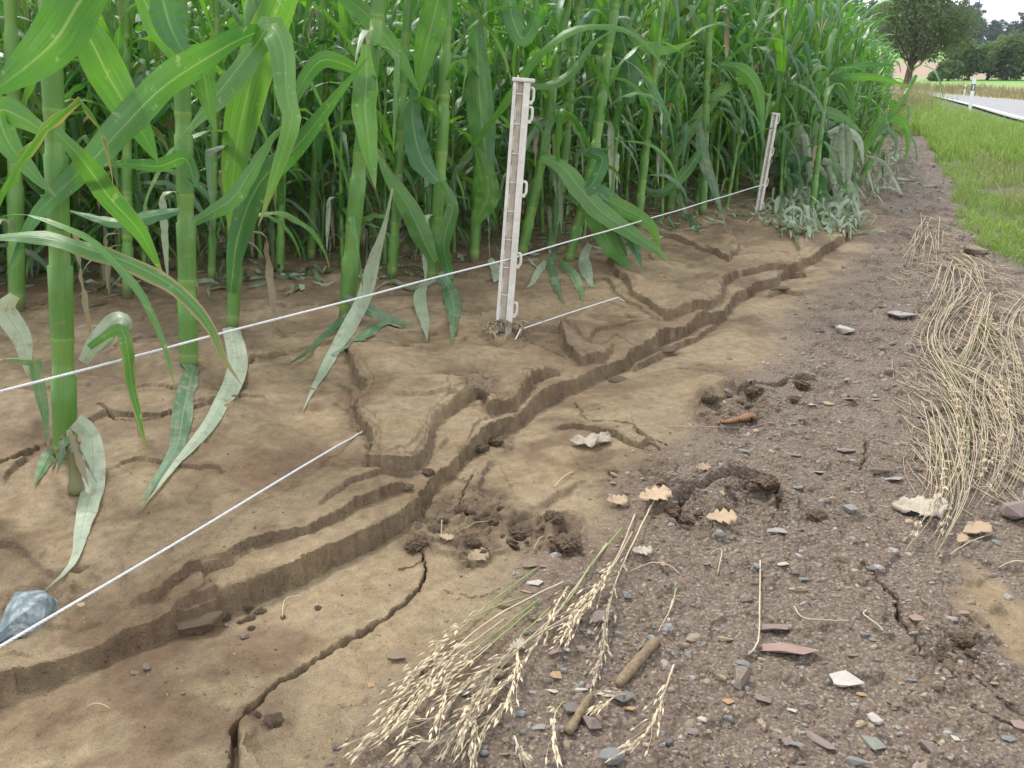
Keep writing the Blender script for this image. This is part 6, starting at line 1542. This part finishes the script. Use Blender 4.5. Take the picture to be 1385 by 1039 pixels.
# forest
FP = []
for i in range(4):
    rs = random.Random(50 + i); H_ = 13.
    bl = [(rs.uniform(-2.6, 2.6) * (1.1 - z_ / 16), rs.uniform(-2, 2), z_, rs.uniform(1.6, 2.6) * (1.15 - z_ / 22)) for z_ in np.linspace(2.2, 12.5, 15)]
    V, Q_ = leaf_cloud(bl, 3600, .42, 60 + i); V[:, 2] = np.maximum(V[:, 2], .1); o = fast_mesh('crown', V, Q_, M['crown_far']); COL.objects.unlink(o)
    V, Fq = trunk(H_, .28, 6, 60 + i); t_ = link_mesh('trunk', V, Fq, M['bark']); COL.objects.unlink(t_); FP.append((o, t_))
def ftop(px): return np.interp(px, [1000, 1130, 1165, 1190, 1245, 1300, 1328, 1334, 1345, 1365, 1385, 1440, 1600], [-30, -12, -2, -8, -10, -5, 4, 22, 26, 12, 6, -5, -10])
for i in range(46):
    px = 1040 + (i * 13.5) % 560 + rnd.uniform(-4, 4); row = i // 42 + (i % 3); dd = 132 + 7 * row + rnd.uniform(-2, 2)
    b = at_depth(px, 60, dd); b[2] = float(surf(b[0], b[1])) - .2; m = pxm(b); _, pyb = proj(b)
    hh = (pyb - ftop(px)) * m * rnd.uniform(.86, 1.0) - (0 if row else 1.0)
    s_ = hh / 14.2
    lab = 'dark forest tree ' + ('left of the roadside tree' if px < 1190 else 'behind the roadside tree' if px < 1300 else 'above the hedge' if px < 1400 else 'beyond the right border') + [' in the front row', ' in the second row', ' in the back row', ''][min(row, 3)]
    root = empty('forest_tree', b, lab, 'tree', 'trees of the forest edge', rz=rnd.uniform(0, 6.28), sc_=s_)
    c_, t_ = FP[i % 4]; part(c_, root, 'crown', sc_=(1.15, 1.15, 1)); part(t_, root, 'trunk')

# more washed-out leaves hanging over the lane edge at the broken corn
for i in range(84):
    px0 = rnd.uniform(1046, 1150); py0 = rnd.uniform(165, 265); dx = rnd.uniform(-8, 20); L_ = rnd.uniform(35, 90)
    hleaf('r', [(px0, py0), (px0 + dx * .5, py0 - 4), (px0 + dx, py0 + L_ * .5), (px0 + dx * 1.2 + rnd.uniform(-4, 4), py0 + L_)], rnd.uniform(7, 13), rnd.choice(['leaf_pale', 'leaf_pale', 'leaf_mud', 'leaf']), dy=rnd.uniform(-.25, .15), tw=(rnd.uniform(-50, 50), rnd.uniform(-50, 50)), n=14)

# slabs of silt fallen from the bank
def slab(px, py, w_px, rz, label, i):
    q = on(px, py); w_ = w_px * pxm(q); me = hull(300 + i, 26, .34, .03, 1.9)
    at_ = me.color_attributes.new('col', 'FLOAT_COLOR', 'POINT'); c4 = np.ones((len(me.vertices), 4)); c4[:, :3] = (.19, .14, .088); at_.data.foreach_set('color', c4.astype(np.float32).ravel()); me.materials.append(M['clod'])
    o = bpy.data.objects.new('silt_chunk', me); COL.objects.link(o); o.scale = (w_, w_, w_ * 1.1); o.location = (q[0], q[1], float(surf(q[0], q[1])) + .05 * w_); o.rotation_euler = (.15, -.1, R(rz)); tag(o, label, 'silt chunk', 'silt chunks fallen from the bank')
slab(268, 842, 66, 22, 'flat mud slab broken off the bank near its left end', 1); slab(596, 716, 34, -20, 'small mud slab at the upper end of the wide crack', 2); slab(548, 660, 26, 15, 'small slab hanging below the thick plate corner', 3)
slab(835, 515, 30, 20, 'thin mud slab at the foot of the right ledge', 4); slab(1055, 392, 30, 5, 'mud slab where the gully ends near the second post', 5); slab(905, 474, 36, 22, 'mud slab lying in the upper gully', 6)

# ------------------------------------------------------------------ tell look-alikes apart by their order from the left
from collections import defaultdict
ORD = ['leftmost', 'second from left', 'third from left', 'fourth from left', 'fifth from left', 'sixth from left', 'seventh from left', 'eighth from left', 'ninth from left', 'tenth from left', 'eleventh from left', 'twelfth from left', 'thirteenth from left', 'fourteenth from left']
by = defaultdict(list)
for o in COL.objects:
    if o.parent is None and o.get('group') in ('standing corn crop', 'trees of the forest edge'): by[o['label']].append(o)
for lab, os_ in by.items():
    if len(os_) < 2: continue
    os_.sort(key=lambda o: proj(o.location)[0])
    for k, o in enumerate(os_):
        if k < len(ORD): o['label'] = lab + ', ' + ORD[k]

# ------------------------------------------------------------------ air
V, Fq = box(-720, -720, -8.6, 720, 720, 48)
m = bpy.data.materials.new('pale_air'); m.use_nodes = True; t = m.node_tree; t.nodes.remove(t.nodes['Principled BSDF'])
pv = t.nodes.new('ShaderNodeVolumePrincipled'); pv.inputs['Color'].default_value = (.86, .92, 1., 1); pv.inputs['Density'].default_value = .0005; pv.inputs['Anisotropy'].default_value = .2
t.links.new(pv.outputs[0], t.nodes['Material Output'].inputs['Volume'])
tag(link_mesh('haze', V, Fq, m), 'thin pale haze filling the air', 'haze', kind='stuff')
print('TRIS', sum(len(me.loops) - 2 * len(me.polygons) for me in bpy.data.meshes))
